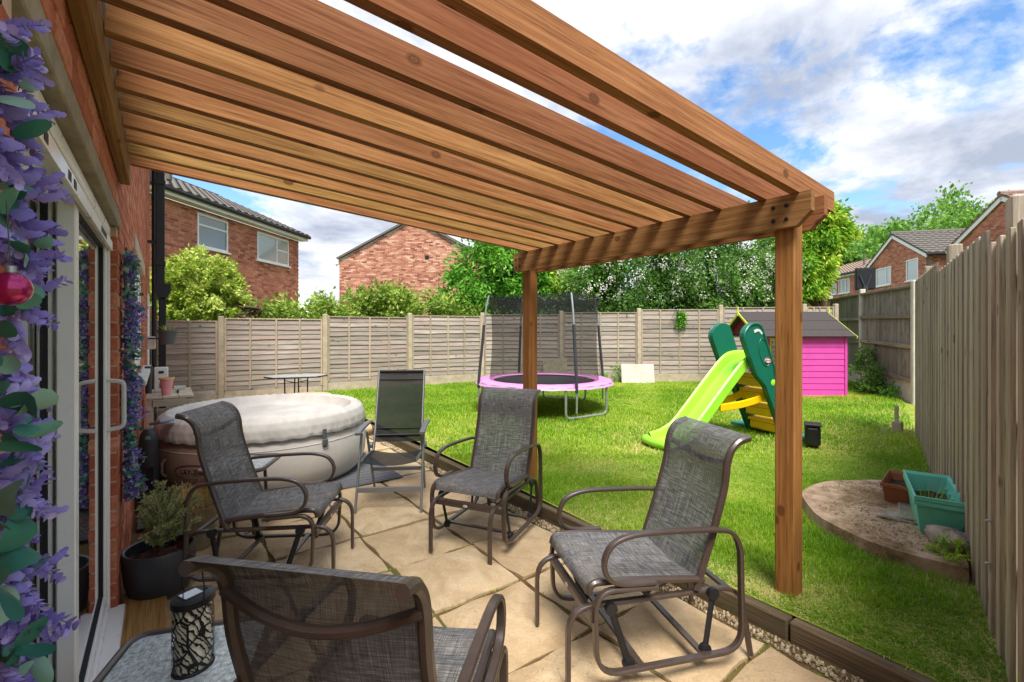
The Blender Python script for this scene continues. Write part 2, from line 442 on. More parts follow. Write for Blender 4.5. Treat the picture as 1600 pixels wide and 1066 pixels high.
# ------------------------------------------------------------------ mesh helpers
class MB:
    """collects vertices and faces and links them as one mesh object"""
    def __init__(s):
        s.v, s.f, s.r, s.uv = [], [], [], {}
        s.smooth = False
    def add(s, vs, fs, rnd=None, uvs=None):
        o = len(s.v); s.v.extend([tuple(p) for p in vs])
        for f in fs:
            if uvs is not None: s.uv[len(s.f)] = [uvs[i] for i in f]
            s.f.append(tuple(i + o for i in f)); s.r.append(rnd if rnd is not None else 0.5)
        return s
    def box(s, c, d, rz=0., bev=0., rnd=None, m=None, ry=0., rx=0.):
        """box with centre c and size d; bev > 0 chamfers every edge"""
        hx, hy, hz = d[0] / 2, d[1] / 2, d[2] / 2
        if bev:
            b = min(bev, hx * .45, hy * .45, hz * .45); P = []; F = []
            idx = {}
            for sx in (-1, 1):
                for sy in (-1, 1):
                    for sz in (-1, 1):
                        for ax in range(3):
                            q = [sx * (hx - b), sy * (hy - b), sz * (hz - b)]
                            q[ax] = (sx * hx, sy * hy, sz * hz)[ax]
                            idx[(sx, sy, sz, ax)] = len(P); P.append(q)
            I = lambda a, b_, c_, k: idx[(a, b_, c_, k)]
            for g in (-1, 1):
                F.append([I(g, -1, -1, 0), I(g, 1, -1, 0), I(g, 1, 1, 0), I(g, -1, 1, 0)][::g])
                F.append([I(-1, g, -1, 1), I(-1, g, 1, 1), I(1, g, 1, 1), I(1, g, -1, 1)][::g])
                F.append([I(-1, -1, g, 2), I(1, -1, g, 2), I(1, 1, g, 2), I(-1, 1, g, 2)][::g])
            for a in (-1, 1):
                for b2 in (-1, 1):
                    F.append([I(a, b2, -1, 0), I(a, b2, 1, 0), I(a, b2, 1, 1), I(a, b2, -1, 1)][::-a * b2])
                    F.append([I(a, -1, b2, 0), I(a, 1, b2, 0), I(a, 1, b2, 2), I(a, -1, b2, 2)][::a * b2])
                    F.append([I(-1, a, b2, 1), I(1, a, b2, 1), I(1, a, b2, 2), I(-1, a, b2, 2)][::-a * b2])
                    for c2 in (-1, 1):
                        F.append([I(a, b2, c2, 0), I(a, b2, c2, 1), I(a, b2, c2, 2)][::a * b2 * c2])
        else:
            P = [(x, y, z) for x in (-hx, hx) for y in (-hy, hy) for z in (-hz, hz)]
            F = [(0, 1, 3, 2), (4, 6, 7, 5), (0, 4, 5, 1), (2, 3, 7, 6), (0, 2, 6, 4), (1, 5, 7, 3)]
        mt = Matrix.Translation(c) @ Matrix.Rotation(rz, 4, 'Z') @ Matrix.Rotation(ry, 4, 'Y') @ Matrix.Rotation(rx, 4, 'X')
        if m: mt = m @ mt
        return s.add([mt @ Vector(p) for p in P], F, rnd)
    def span(s, a, b, bev=0., rnd=None):
        """axis-aligned box from corner a to corner b"""
        return s.box([(a[i] + b[i]) / 2 for i in range(3)], [abs(b[i] - a[i]) for i in range(3)], bev=bev, rnd=rnd)
    def tube(s, pts, rad, seg=8, closed=False, cap=True, sx=1., up=None):
        """round (or flattened: sx) tube along pts; rad is one number or one per point"""
        s.smooth = True
        P = [Vector(p) for p in pts]; n = len(P)
        rad = [rad] * n if isinstance(rad, (int, float)) else rad
        vs, fs = [], []; prev = None
        for i in range(n):
            a = P[i - 1] if (i > 0 or closed) else P[i]; b = P[(i + 1) % n] if (i < n - 1 or closed) else P[i]
            t = (b - a).normalized()
            if up is not None:
                u = Vector(up); u = (u - t * u.dot(t)).normalized()
            elif prev is None:
                u = t.orthogonal().normalized()
            else:
                u = (prev - t * prev.dot(t)).normalized()
            prev = u; w = t.cross(u)
            for k in range(seg):
                an = 2 * PI * (k + .5) / seg
                vs.append(P[i] + u * (math.cos(an) * rad[i] * sx) + w * (math.sin(an) * rad[i]))
        for i in range(n if closed else n - 1):
            for k in range(seg):
                j = (i + 1) % n
                fs.append((i * seg + k, i * seg + (k + 1) % seg, j * seg + (k + 1) % seg, j * seg + k))
        if cap and not closed:
            fs.append(tuple(range(seg))[::-1]); fs.append(tuple((n - 1) * seg + k for k in range(seg)))
        return s.add(vs, fs)
    def bar(s, pts, w, t, up=(0, 1, 0), cap=True):
        """flat bar with rounded edges swept along pts: w across 'up', t in the plane"""
        s.smooth = True
        P = [Vector(p) for p in pts]; n = len(P); vs, fs = [], []
        h, q = w / 2, t / 2
        prof = [(-h + q * .5, -q), (h - q * .5, -q), (h, -q * .4), (h, q * .4), (h - q * .5, q), (-h + q * .5, q), (-h, q * .4), (-h, -q * .4)]
        for i in range(n):
            a = P[max(i - 1, 0)]; b = P[min(i + 1, n - 1)]
            tt = (b - a).normalized(); u = Vector(up); u = (u - tt * u.dot(tt)).normalized(); v = tt.cross(u)
            for (x, y) in prof: vs.append(P[i] + u * x + v * y)
        for i in range(n - 1):
            for k in range(8):
                fs.append((i * 8 + k, (i + 1) * 8 + k, (i + 1) * 8 + (k + 1) % 8, i * 8 + (k + 1) % 8))
        if cap:
            fs.append(tuple(range(8))); fs.append(tuple((n - 1) * 8 + k for k in range(8))[::-1])
        return s.add(vs, fs)
    def lathe(s, prof, seg=32, c=(0, 0, 0), a0=0., a1=2 * PI, sx=1., sy=1.):
        s.smooth = True
        full = abs(a1 - a0 - 2 * PI) < 1e-6
        m = seg if full else seg + 1; vs, fs, n = [], [], len(prof)
        for k in range(m):
            an = a0 + (a1 - a0) * k / seg
            for (r, z) in prof: vs.append((c[0] + math.cos(an) * r * sx, c[1] + math.sin(an) * r * sy, c[2] + z))
        uvs = [(k / seg, i / max(1, n - 1)) for k in range(m) for i in range(n)]
        for k in range(seg):
            k2 = (k + 1) % m
            for i in range(n - 1):
                fs.append((k * n + i, k2 * n + i, k2 * n + i + 1, k * n + i + 1))
        return s.add(vs, fs, uvs=uvs)
    def grid(s, fn, nu, nv, flip=False, thick=0.):
        """surface fn(u, v) over the unit square with UVs"""
        s.smooth = True
        vs, uvs, fs = [], [], []
        for i in range(nu + 1):
            for j in range(nv + 1):
                vs.append(fn(i / nu, j / nv)); uvs.append((i / nu, j / nv))
        for i in range(nu):
            for j in range(nv):
                q = (i * (nv + 1) + j, (i + 1) * (nv + 1) + j, (i + 1) * (nv + 1) + j + 1, i * (nv + 1) + j + 1)
                fs.append(q[::-1] if flip else q)
        return s.add(vs, fs, uvs=uvs)
    def prism(s, poly, h0, h1, axis='Z'):
        """polygon extruded; axis Z: poly is (x, y), axis Y: poly is (x, z)"""
        n = len(poly)
        if axis == 'Z': vs = [(x, y, h0) for x, y in poly] + [(x, y, h1) for x, y in poly]
        else: vs = [(x, h0, y) for x, y in poly] + [(x, h1, y) for x, y in poly]
        fs = [tuple(range(n))[::-1], tuple(range(n, 2 * n))] + [(i, (i + 1) % n, n + (i + 1) % n, n + i) for i in range(n)]
        if axis == 'Y': fs = [f[::-1] for f in fs]
        return s.add(vs, fs)
    def mesh(s, name):
        me = bpy.data.meshes.new(name)
        me.from_pydata(s.v, [], s.f)
        if any(r != .5 for r in s.r):
            a = me.attributes.new('rnd', 'FLOAT', 'FACE'); a.data.foreach_set('value', s.r)
        if s.uv:
            ul = me.uv_layers.new(name='UVMap')
            for fi, uv in s.uv.items():
                st = me.polygons[fi].loop_start
                for k, q in enumerate(uv): ul.data[st + k].uv = q
        if s.smooth:
            me.shade_smooth()
            me.set_sharp_from_angle(angle=R(42))
        me.update()
        return me

def link(name, me, mat, parent=None, loc=(0, 0, 0), rz=0., kind=None):
    o = bpy.data.objects.new(name, me); col.objects.link(o)
    if mat is not None and not me.materials: me.materials.append(M[mat] if isinstance(mat, str) else mat)
    o.parent = parent; o.location = loc; o.rotation_euler = (0, 0, rz)
    if kind: o['kind'] = kind
    return o
def O(name, mb, mat, parent=None, loc=(0, 0, 0), rz=0., kind=None):
    return link(name, mb.mesh(name), mat, parent, loc, rz, kind)
def T(name, label, cat, loc=(0, 0, 0), rz=0., group=None):
    o = bpy.data.objects.new(name, None); col.objects.link(o)
    o.empty_display_size = .1; o.location = loc; o.rotation_euler = (0, 0, rz)
    return tag(o, label, cat, group)
def tag(o, label, cat, group=None):
    o['label'] = label; o['category'] = cat
    if group: o['group'] = group
    return o
def S(name, mb, mat, loc=(0, 0, 0)):
    return O(name, mb, mat, None, loc, kind='structure')
def copy_tree(o, parent=None):
    c = o.copy(); col.objects.link(c); c.parent = parent
    for ch in list(o.children): copy_tree(ch, c)
    return c
def np_mesh(name, V, F, rnd=None):
    me = bpy.data.meshes.new(name); me.from_pydata(V, [], F)
    if rnd is not None:
        a = me.attributes.new('rnd', 'FLOAT', 'FACE'); a.data.foreach_set('value', np.asarray(rnd, dtype=np.float32))
    me.update(); return me

def smoothpath(pts, n=6):
    """Catmull-Rom through pts"""
    P = [Vector(p) for p in pts]; out = []
    for i in range(len(P) - 1):
        a, b, c, d = P[max(i - 1, 0)], P[i], P[i + 1], P[min(i + 2, len(P) - 1)]
        for k in range(n):
            t = k / n
            out.append(.5 * ((2 * b) + (c - a) * t + (2 * a - 5 * b + 4 * c - d) * t * t + (3 * b - a - 3 * c + d) * t ** 3))
    out.append(P[-1]); return out
def fillet(pts, rads, n=5):
    """polyline with rounded corners; rads one per inner corner"""
    P = [Vector(p) for p in pts]; out = [P[0]]
    for i in range(1, len(P) - 1):
        r = rads[i - 1] if isinstance(rads, (list, tuple)) else rads
        a = (P[i - 1] - P[i]); b = (P[i + 1] - P[i])
        la, lb = min(r, a.length * .49), min(r, b.length * .49)
        p0, p1 = P[i] + a.normalized() * la, P[i] + b.normalized() * lb
        for k in range(n + 1):
            t = k / n; out.append(p0 * (1 - t) ** 2 + P[i] * 2 * t * (1 - t) + p1 * t * t)
    out.append(P[-1]); return out

_text_cache = {}
def text_mesh(body, size, depth=.002):
    cu = bpy.data.curves.new('lettering', 'FONT'); cu.body = body; cu.size = size; cu.extrude = depth
    cu.align_x = 'CENTER'; cu.align_y = 'CENTER'; cu.resolution_u = 3
    ob = bpy.data.objects.new('lettering', cu); col.objects.link(ob)
    dg = bpy.context.evaluated_depsgraph_get()
    me = bpy.data.meshes.new_from_object(ob.evaluated_get(dg))
    bpy.data.objects.remove(ob); bpy.data.curves.remove(cu)
    return me

# ---- leaves
def leaf_cloud(P, L, W, D=None, spread=1.0, droop=.0, fold=.18):
    """one folded diamond leaf per point; returns V, F arrays"""
    n = len(P)
    d = rng.normal(size=(n, 3))
    if D is not None: d = D + d * spread
    d[:, 2] -= droop
    d /= np.linalg.norm(d, axis=1)[:, None]
    e = rng.normal(size=(n, 3)); s = np.cross(d, e); s /= np.linalg.norm(s, axis=1)[:, None]
    nn = np.cross(s, d)
    L = np.asarray(L)[:, None] if np.ndim(L) else L
    W = np.asarray(W)[:, None] if np.ndim(W) else W
    V = np.empty((n, 4, 3))
    V[:, 0] = P; V[:, 1] = P + d * L * .45 + s * W * .5 + nn * W * fold
    V[:, 2] = P + d * L; V[:, 3] = P + d * L * .45 - s * W * .5 + nn * W * fold
    F = np.arange(n * 4).reshape(n, 4)
    return V.reshape(-1, 3), F
def crown_points(blobs, n, clusters=60, csize=.18, inner=.25):
    """points gathered in clumps over the shells of ellipsoids, some inside"""
    vol = np.array([b[1][0] * b[1][1] + b[1][1] * b[1][2] + b[1][0] * b[1][2] for b in blobs]); vol = vol / vol.sum()
    Pts, Dir, Rn = [], [], []
    for b, w in zip(blobs, vol):
        c, r = np.array(b[0]), np.array(b[1])
        k = max(4, int(clusters * w)); m = max(10, int(n * w))
        cd = rng.normal(size=(k, 3)); cd /= np.linalg.norm(cd, axis=1)[:, None]
        rad = np.where(rng.random(k) < inner, rng.uniform(.35, .8, k), rng.uniform(.8, 1.12, k))
        tone = rng.random(k)
        ci = rng.integers(0, k, m)
        loc = rng.normal(size=(m, 3)) * csize
        p = cd[ci] * rad[ci][:, None] + loc
        Pts.append(c + p * r); Dir.append(cd[ci] * .8 + loc * 2); Rn.append(np.clip(tone[ci] * .55 + rng.random(m) * .45, 0, 1))
    return np.concatenate(Pts), np.concatenate(Dir), np.concatenate(Rn)
def crown(name, parent, mat, blobs, n, L, W, clusters=60, csize=.18, inner=.3, droop=.3, zmin=None, spread=.7, loc=(0, 0, 0)):
    P, D, Rn = crown_points(blobs, n, clusters, csize, inner)
    if zmin is not None:
        k = P[:, 2] > zmin; P, D, Rn = P[k], D[k], Rn[k]
    m = len(P)
    V, F = leaf_cloud(P, L * rng.uniform(.7, 1.3, m), W * rng.uniform(.7, 1.3, m), D, spread, droop)
    return link(name, np_mesh(name, V, F, Rn), mat, parent, loc)
def limbs(name, parent, mat, base, tips, r0=.08, r1=.015, bend=.15):
    mb = MB()
    for tp in tips:
        b = Vector(base); t = Vector(tp); mid = (b + t) / 2 + Vector((random.uniform(-bend, bend), random.uniform(-bend, bend), random.uniform(0, bend)))
        pts = smoothpath([b, mid, t], 5); k = len(pts)
        mb.tube(pts, [r0 + (r1 - r0) * i / (k - 1) for i in range(k)], 7)
    return O(name, mb, mat, parent)

# ---- bricks
BL, BH, BJ = .215, .065, .010
def brick_layout(u0, u1, z0, z1, openings=(), top=None):
    out = []; zi = 0; z = z0
    while z + BH <= z1 + 1e-6:
        off = 0 if zi % 2 == 0 else -(BL + BJ) / 2
        u = u0 + off
        while u < u1:
            a, b = max(u, u0), min(u + BL, u1)
            segs = [(a, b)] if b - a > .02 else []
            for (oa, ob, oc, od) in openings:
                if z + BH > oc + .01 and z < od - .01:
                    ns = []
                    for (p, q) in segs:
                        if q <= oa or p >= ob: ns.append((p, q)); continue
                        if p < oa: ns.append((p, oa))
                        if q > ob: ns.append((ob, q))
                    segs = ns
            for (p, q) in segs:
                if q - p < .02: continue
                if top and z + BH > min(top(p), top(q)): continue
                out.append((p, q, z, z + BH))
            u += BL + BJ
        z += BH + BJ; zi += 1
    return out
def wall_cells(u0, u1, z0, z1, openings):
    us = sorted({u0, u1} | {o[0] for o in openings} | {o[1] for o in openings})
    zs = sorted({z0, z1} | {o[2] for o in openings} | {o[3] for o in openings})
    us = [u for u in us if u0 <= u <= u1]; zs = [z for z in zs if z0 <= z <= z1]
    for a, b in zip(us, us[1:]):
        for c, d in zip(zs, zs[1:]):
            m = ((a + b) / 2, (c + d) / 2)
            if not any(o[0] < m[0] < o[1] and o[2] < m[1] < o[3] for o in openings): yield a, b, c, d

# ------------------------------------------------------------------ terrain
FX, FY = math.sin(YAW), math.cos(YAW)
def lawn_z(x, y):
    return .10 + .013 * max(0., FX * x + FY * y - 3.0)

# ------------------------------------------------------------------ ground sheets
S('ground', MB().grid(lambda u, v: ((u - .5) * 900, (v - .5) * 900, -.06), 4, 4), 'far_ground')

FENCE_P = [(-.98, 10.73), (.89, 10.57), (2.77, 10.40), (4.64, 10.24), (6.45, 9.90), (8.05, 8.72), (9.58, 7.52), (11.15, 6.25), (12.75, 4.98), (13.35, 4.5)]
def lawn_fn(u, v):
    x, y = 2.50 + u * 12.5, -1.6 + v * 12.2
    return (x, y, lawn_z(x, y) - .012 + .012 * math.sin(x * 2.1 + y) * math.cos(y * 1.7))
lawn = S('lawn', MB().grid(lawn_fn, 70, 70), 'lawn_soil')

patio = S('patio', MB().grid(lambda u, v: (-.20 + u * 2.66, -1.6 + v * 12.4, -.022), 20, 60), 'joint_soil')
PX, PY = .585, .583
def slab_mesh(k):
    mb = MB(); h = .5 * .560
    n = 8
    def top(u, v):
        x, y = (u - .5) * 2 * h, (v - .5) * 2 * h
        e = max(abs(x), abs(y)) / h
        wob = .004 * math.sin(9 * x + k * 2) * math.cos(8 * y + k) + .003 * math.sin(23 * (x + y) + k)
        jag = .006 * math.sin(17 * x + 3 * k) * (abs(y) / h) ** 8
        jbg = .006 * math.sin(19 * y + 5 * k) * (abs(x) / h) ** 8
        return (x + jbg, y + jag, wob - .012 * max(0, e - .86) / .14)
    mb.grid(top, n, n)
    ring = [(i / n, 0) for i in range(n)] + [(1, i / n) for i in range(n)] + [(1 - i / n, 1) for i in range(n)] + [(0, 1 - i / n) for i in range(n)]
    tp = [top(*q) for q in ring]; m = len(tp)
    mb.add(tp + [(x, y, -.03) for x, y, z in tp], [(i, m + i, m + (i + 1) % m, (i + 1) % m) for i in range(m)])
    return mb.mesh('slab')
slabs = [slab_mesh(k) for k in range(4)]
for i in range(4):
    for j in range(-4, 14):
        o = link('slab', slabs[(i * 3 + j) % 4], 'patio_slab', patio, (1.158 + (i - 1.5) * PX - .0, 2.82 + (j - .5) * PY, .004 * math.sin(i * 7 + j * 3)), random.choice((0, PI / 2, PI, 1.5 * PI)) + random.uniform(-.006, .006))

# gravel along the edging and between
def scatter_stones(name, n, fx, label, cat):
    V, F, Rn = [], [], []
    for k in range(n):
        x, y, z = fx(); r = random.uniform(.004, .010)
        ph = random.uniform(0, 6.28); q = []
        for a in range(5):
            an = ph + a * 1.2566
            q.append((x + math.cos(an) * r * random.uniform(.8, 1.2), y + math.sin(an) * r * random.uniform(.7, 1.1), z))
        top = (x, y, z + r * random.uniform(.7, 1.1)); b = len(V)
        V.extend([(p[0], p[1], p[2] - .004) for p in q] + [(x + (p[0] - x) * .7, y + (p[1] - y) * .7, z + r * .6) for p in q] + [top])
        rv = random.random()
        for a in range(5):
            c = (a + 1) % 5
            F.append((b + a, b + c, b + 5 + c, b + 5 + a)); F.append((b + 5 + a, b + 5 + c, b + 10)); Rn += [rv, rv]
    o = link(name, np_mesh(name, V, F, Rn), 'gravel', None, kind='stuff')
    return tag(o, label, cat)
scatter_stones('gravel', 4200, lambda: (2.335 + random.random() * .085, -1.4 + random.random() * 9, -.012), 'beige gravel strip between the slabs and the timber edging', 'gravel')

for k, (y0, y1) in enumerate(((-1.5, 1.02), (1.03, 3.45), (3.46, 5.9), (5.91, 8.3), (8.31, 10.2))):
    mb = MB().box((0, 0, 0), (.078, y1 - y0, .15), bev=.008)
    o = O('edging_sleeper', mb, 'sleeper_wood', None, (2.485, (y0 + y1) / 2, .008), random.uniform(-.004, .004))
    tag(o, ['timber edging sleeper at the nearest, lower right end of the lawn edge', 'timber edging sleeper beside the near glider and the nearer pergola post',
            'timber edging sleeper passing the far pergola post', 'timber edging sleeper beside the black folding chair', 'timber edging sleeper behind the hot tub near the back fence'][k],
        'edging', 'timber sleepers edging the lawn')

# plank step in front of the patio door
pl = MB().box((0, 0, 0), (.19, 4.9, .03), bev=.004)
tag(O('timber_board', pl, 'deck_wood', None, (-.08, .93, .018)), 'brown timber board lying along the foot of the patio door', 'board')

# ------------------------------------------------------------------ own house
WX = -.19
house = T('house', 'red brick house wall with white sliding patio door at the left', 'house', (WX, 2.0, 0))
HOFF = -2.0
D0, D1, DH = 1.09, 3.17, 2.035
W0, W1, WZ0, WZ1 = 5.0, 7.1, 1.08, 2.15
ops = [(D0, D1, -.2, DH), (D0 - .12, D1 + .12, DH, DH + .085), (W0, W1, WZ0, WZ1), (W0 - .15, W1 + .15, WZ1, WZ1 + .14), (8.75, 9.6, 0, 2.05)]
mb = MB()
NOTOP = (-.8, 4.45, 2.78, 5.)          # unseen top of the near wall cut low so sun reaches the patio
for a, b, c, d in wall_cells(-.7, 10.35, -.1, 4.4, ops + [NOTOP]):
    mb.span((-.26, a + .004 + HOFF, c), (-.006, b - .004 + HOFF, d))
hwall = O('wall', mb, 'mortar', house)
lay = brick_layout(-.7, 10.35, -.03, 4.4, ops + [NOTOP])
def project(p):
    t = p[0] * FX + p[1] * FY
    if t < .15: return None
    return (800 + 731 * (p[0] * FY - p[1] * FX) / t, 516 - 731 * (p[2] - 1.5) / t)
def shown(b):
    q = [project((WX, u, z)) for u, z in ((b[0], b[2]), (b[1], b[2]), (b[1], b[3]), (b[0], b[3]))]
    if any(x is None for x in q): return 0
    cx, cy = sum(x[0] for x in q) / 4, sum(x[1] for x in q) / 4
    if not (-30 < cx < 1600 and -30 < cy < 1096): return 0
    return abs(sum(q[i][0] * q[(i + 1) % 4][1] - q[(i + 1) % 4][0] * q[i][1] for i in range(4))) / 2
lay.sort(key=shown, reverse=True)
full = {}
bulk = MB()
for k, (a, b, c, d) in enumerate(lay):
    if k < 290:
        key = round(b - a, 3)
        if key not in full:
            full[key] = MB().box((0, 0, 0), (.10, b - a, BH), bev=.003).mesh('brick')
        link('brick', full[key], 'brick', hwall, (-.05 + random.uniform(-.002, .0015), (a + b) / 2 + HOFF, (c + d) / 2))
    else:
        bulk.span((-.1, a + HOFF, c), (random.uniform(-.002, .001), b + HOFF, d), rnd=random.random())
O('brickwork', bulk, 'brick_bulk', hwall, kind='stuff')
O('lintel', MB().span((-.15, D0 - .115 + HOFF, DH + .005), (.006, D1 + .115 + HOFF, DH + .08), .004), 'lintel_concrete', house)
O('lintel', MB().span((-.15, W0 - .145 + HOFF, WZ1 + .003), (.012, W1 + .145 + HOFF, WZ1 + .136), .006), 'concrete', house)

O('flat_roof', MB().span((-4.2, -.75 + HOFF, 2.785), (.005, 4.44 + HOFF, 2.86), .01), 'roof_dark', house)
O('upper_wall', MB().span((-4.2, 4.46 + HOFF, 2.0), (-.262, 10.34 + HOFF, 4.39)), 'brick_bulk', house)
O('upper_roof', MB().prism([(-4.4, 4.40), (.25, 4.40), (-2.0, 5.9)], 4.3 + HOFF, 10.5 + HOFF, 'Y'), 'roof_dark', house)
O('end_wall', MB().span((-4.2, -.7 + HOFF, -.05), (-.262, -.5 + HOFF, 2.78)), 'brick_bulk', house)
# sliding patio door: outer frame, left leaf inside, right leaf outside
def ring(mb, y0, y1, z0, z1, x0, x1, w, bev=.004):
    mb.span((x0, y0, z0), (x1, y0 + w, z1), bev); mb.span((x0, y1 - w, z0), (x1, y1, z1), bev)
    mb.span((x0, y0 + w + .0005, z1 - w), (x1, y1 - w - .0005, z1), bev); mb.span((x0, y0 + w + .0005, z0), (x1, y1 - w - .0005, z0 + w), bev)
mb = MB()
fy0, fy1 = D0 + HOFF + .004, D1 + HOFF - .004
ring(mb, fy0, fy1, .07, DH - .003, -.16, -.028, .045)
mb.span((-.03, fy0 + .02, DH - .13), (-.018, fy1 - .02, DH - .085))
door = O('sliding_door', mb, 'upvc', house)
for nm, a, b, x0 in (('left', fy0 + .047, (fy0 + fy1) / 2 + .03, -.145), ('right', (fy0 + fy1) / 2 - .06, fy1 - .047, -.086)):
    m2 = MB(); ring(m2, a, b, .118, DH - .05, x0, x0 + .048, .068)
    O('door_leaf', m2, 'upvc', door)
    m3 = MB(); ring(m3, a + .069, b - .069, .187, DH - .119, x0 + .015, x0 + .039, .012, .001)
    O('gasket', m3, 'gasket', door)
    O('pane', MB().span((x0 + .018, a + .0815, .1995), (x0 + .03, b - .0815, DH - .1315)), 'glass_dark', door)
for yv in (1.35, 1.42, 1.75, 1.85, 2.6, 2.66, 2.72, 2.78):
    O('vent_slot', MB().span((-.0175, yv + HOFF, DH - .12), (-.0165, yv + .045 + HOFF, DH - .095)), 'gasket', door)
hy = fy1 - .085
mb = MB().bar(fillet([(-.038, hy, 1.00), (.03, hy, 1.01), (.03, hy, 1.24), (-.038, hy, 1.25)], .025), .028, .018)
O('handle', mb, 'white_plastic', door)
O('threshold', MB().span((-.16, D0 + HOFF - .05, .0), (.03, D1 + HOFF + .02, .066), .006), 'upvc', door)
# the dim room behind the panes
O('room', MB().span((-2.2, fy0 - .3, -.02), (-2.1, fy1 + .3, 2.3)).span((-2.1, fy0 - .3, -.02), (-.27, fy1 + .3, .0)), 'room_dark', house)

mb = MB(); ring(mb, W0 + HOFF + .004, W1 + HOFF - .004, WZ0 + .004, WZ1 - .004, -.10, -.03, .06)
for yy in (W0 + .72, W0 + 1.42):
    mb.span((-.095, yy + HOFF, WZ0 + .065), (-.032, yy + .06 + HOFF, WZ1 - .065), .003)
win = O('window', mb, 'upvc', house)
for a, b in ((W0 + .06, W0 + .72), (W0 + .78, W0 + 1.42), (W0 + 1.48, W1 - .06)):
    O('pane', MB().span((-.07, a + HOFF + .003, WZ0 + .066), (-.055, b + HOFF - .003, WZ1 - .066)), 'glass_dark', win)
    m2 = MB(); ring(m2, a + HOFF + .004, b + HOFF - .004, WZ0 + .07, WZ1 - .07, -.05, -.022, .045, .002)
    O('casement', m2, 'upvc', win)
O('sill', MB().span((-.1, W0 + HOFF - .06, WZ0 - .045), (.075, W1 + HOFF + .06, WZ0 - .001), .006), 'stone_sill', win)
# back door further along the wall
mb = MB(); ring(mb, 8.755 + HOFF, 9.595 + HOFF, .02, 2.045, -.1, .012, .06)
bd = O('back_door', mb, 'upvc', house)
O('door_panel', MB().span((-.08, 8.82 + HOFF, .085), (-.04, 9.53 + HOFF, 1.98)), 'upvc', bd)
# rainwater pipes
mb = MB().box((.155, 8.35 + HOFF, 3.6), (.105, .105, 3.0), bev=.01)
for z in (2.45, 3.6): mb.box((.155, 8.35 + HOFF, z), (.125, .125, .07), bev=.006)
pipe = O('downpipe', mb, 'black_plastic', house)
mb = MB().prism([(.085, 2.16), (.275, 2.16), (.275, 2.06), (.235, 1.96), (.125, 1.96), (.085, 2.06)], 8.25 + HOFF, 8.45 + HOFF, 'Y')
O('hopper', mb, 'black_plastic', pipe)
O('lower_pipe', MB().box((.18, 8.35 + HOFF, .97), (.085, .085, 1.97), bev=.008), 'black_plastic', pipe)
for z in (.7, 2.75, 4.1): O('bracket', MB().box((.06, 8.35 + HOFF, z), (.1, .03, .04)), 'black_metal', pipe)
O('waste_pipe', MB().tube([(.07, 9.7 + HOFF, 0), (.07, 9.7 + HOFF, 5.0)], .035, 10), 'black_plastic', house)
mb = MB().box((.06, 7.9 + HOFF, 1.33), (.10, .12, .17), bev=.015)
O('socket_box', mb, 'white_plastic', house)
O('cable', MB().tube(smoothpath([(.05, 7.9 + HOFF, 1.25), (.05, 7.95 + HOFF, .9), (.06, 7.8 + HOFF, .4), (.08, 7.6 + HOFF, .03)]), .008, 6), 'black_plastic', house)

# ------------------------------------------------------------------ pergola
perg = T('pergola', 'brown timber pergola with sloping rafters over the patio', 'pergola', (2.70, 1.13, 0))
PO = Vector((2.70, 1.13, 0))
def post(x, y):
    mb = MB().box((0, 0, 1.08), (.1, .1, 2.16), bev=.006)
    return O('post', mb, 'pergola_post', perg, Vector((x, y, .03)) - PO)
post(2.70, 1.13); post(2.745, 3.40)
BZ0, BZ1 = 2.036, 2.205
for x, th in ((2.626, .044), (2.792, .044)):
    y0, y1 = .985, 3.47
    poly = [(-(y1 - y0) / 2, 0), (-(y1 - y0) / 2, -.10), (-(y1 - y0) / 2 + .07, -.169), ((y1 - y0) / 2 - .04, -.169), ((y1 - y0) / 2, -.13), ((y1 - y0) / 2, 0)]
    mb = MB().prism(poly, -th / 2, th / 2, 'Y')
    O('beam', mb, 'pergola_wood', perg, Vector((x + (0.0), (y0 + y1) / 2, BZ1)) - PO, PI / 2)
RX0, RX1 = -.142, 3.06
SL = math.atan2(2.40 - 2.203, 2.63 - (-.12))
LZ0 = 2.40 + .0
rl = (RX1 - RX0) / math.cos(SL)
rmesh = []
for k in range(3):
    mb = MB()
    mb.prism([(0, 0), (rl - .01, 0), (rl, .035), (rl - .012, .112), (0, .112)], -.0225, .0225, 'Y')
    rmesh.append(mb.mesh('rafter'))
for i in range(12):
    y = 3.275 - .2 * i if i < 10 else (1.222, 1.06)[i - 10]
    o = link('rafter', rmesh[i % 3], 'pergola_wood', perg, Vector((RX0, y, LZ0)) - PO)
    o.rotation_euler = (0, SL, 0)
for (x, y) in ((2.602, 1.10), (2.602, 1.165), (2.602, 3.375), (2.602, 3.43)):
    for z in (2.08, 2.15):
        o = O('bolt', MB().lathe([(0, .006), (.008, .005), (.011, 0)], 10), 'black_metal', perg, Vector((x, y, z)) - PO); o.rotation_euler = (0, -PI / 2, 0)
O('ledger', MB().box((0, 0, 0), (3.6, .044, .155), bev=.004), 'pergola_wood', perg, Vector((-.166, 1.49, 2.365)) - PO, PI / 2)

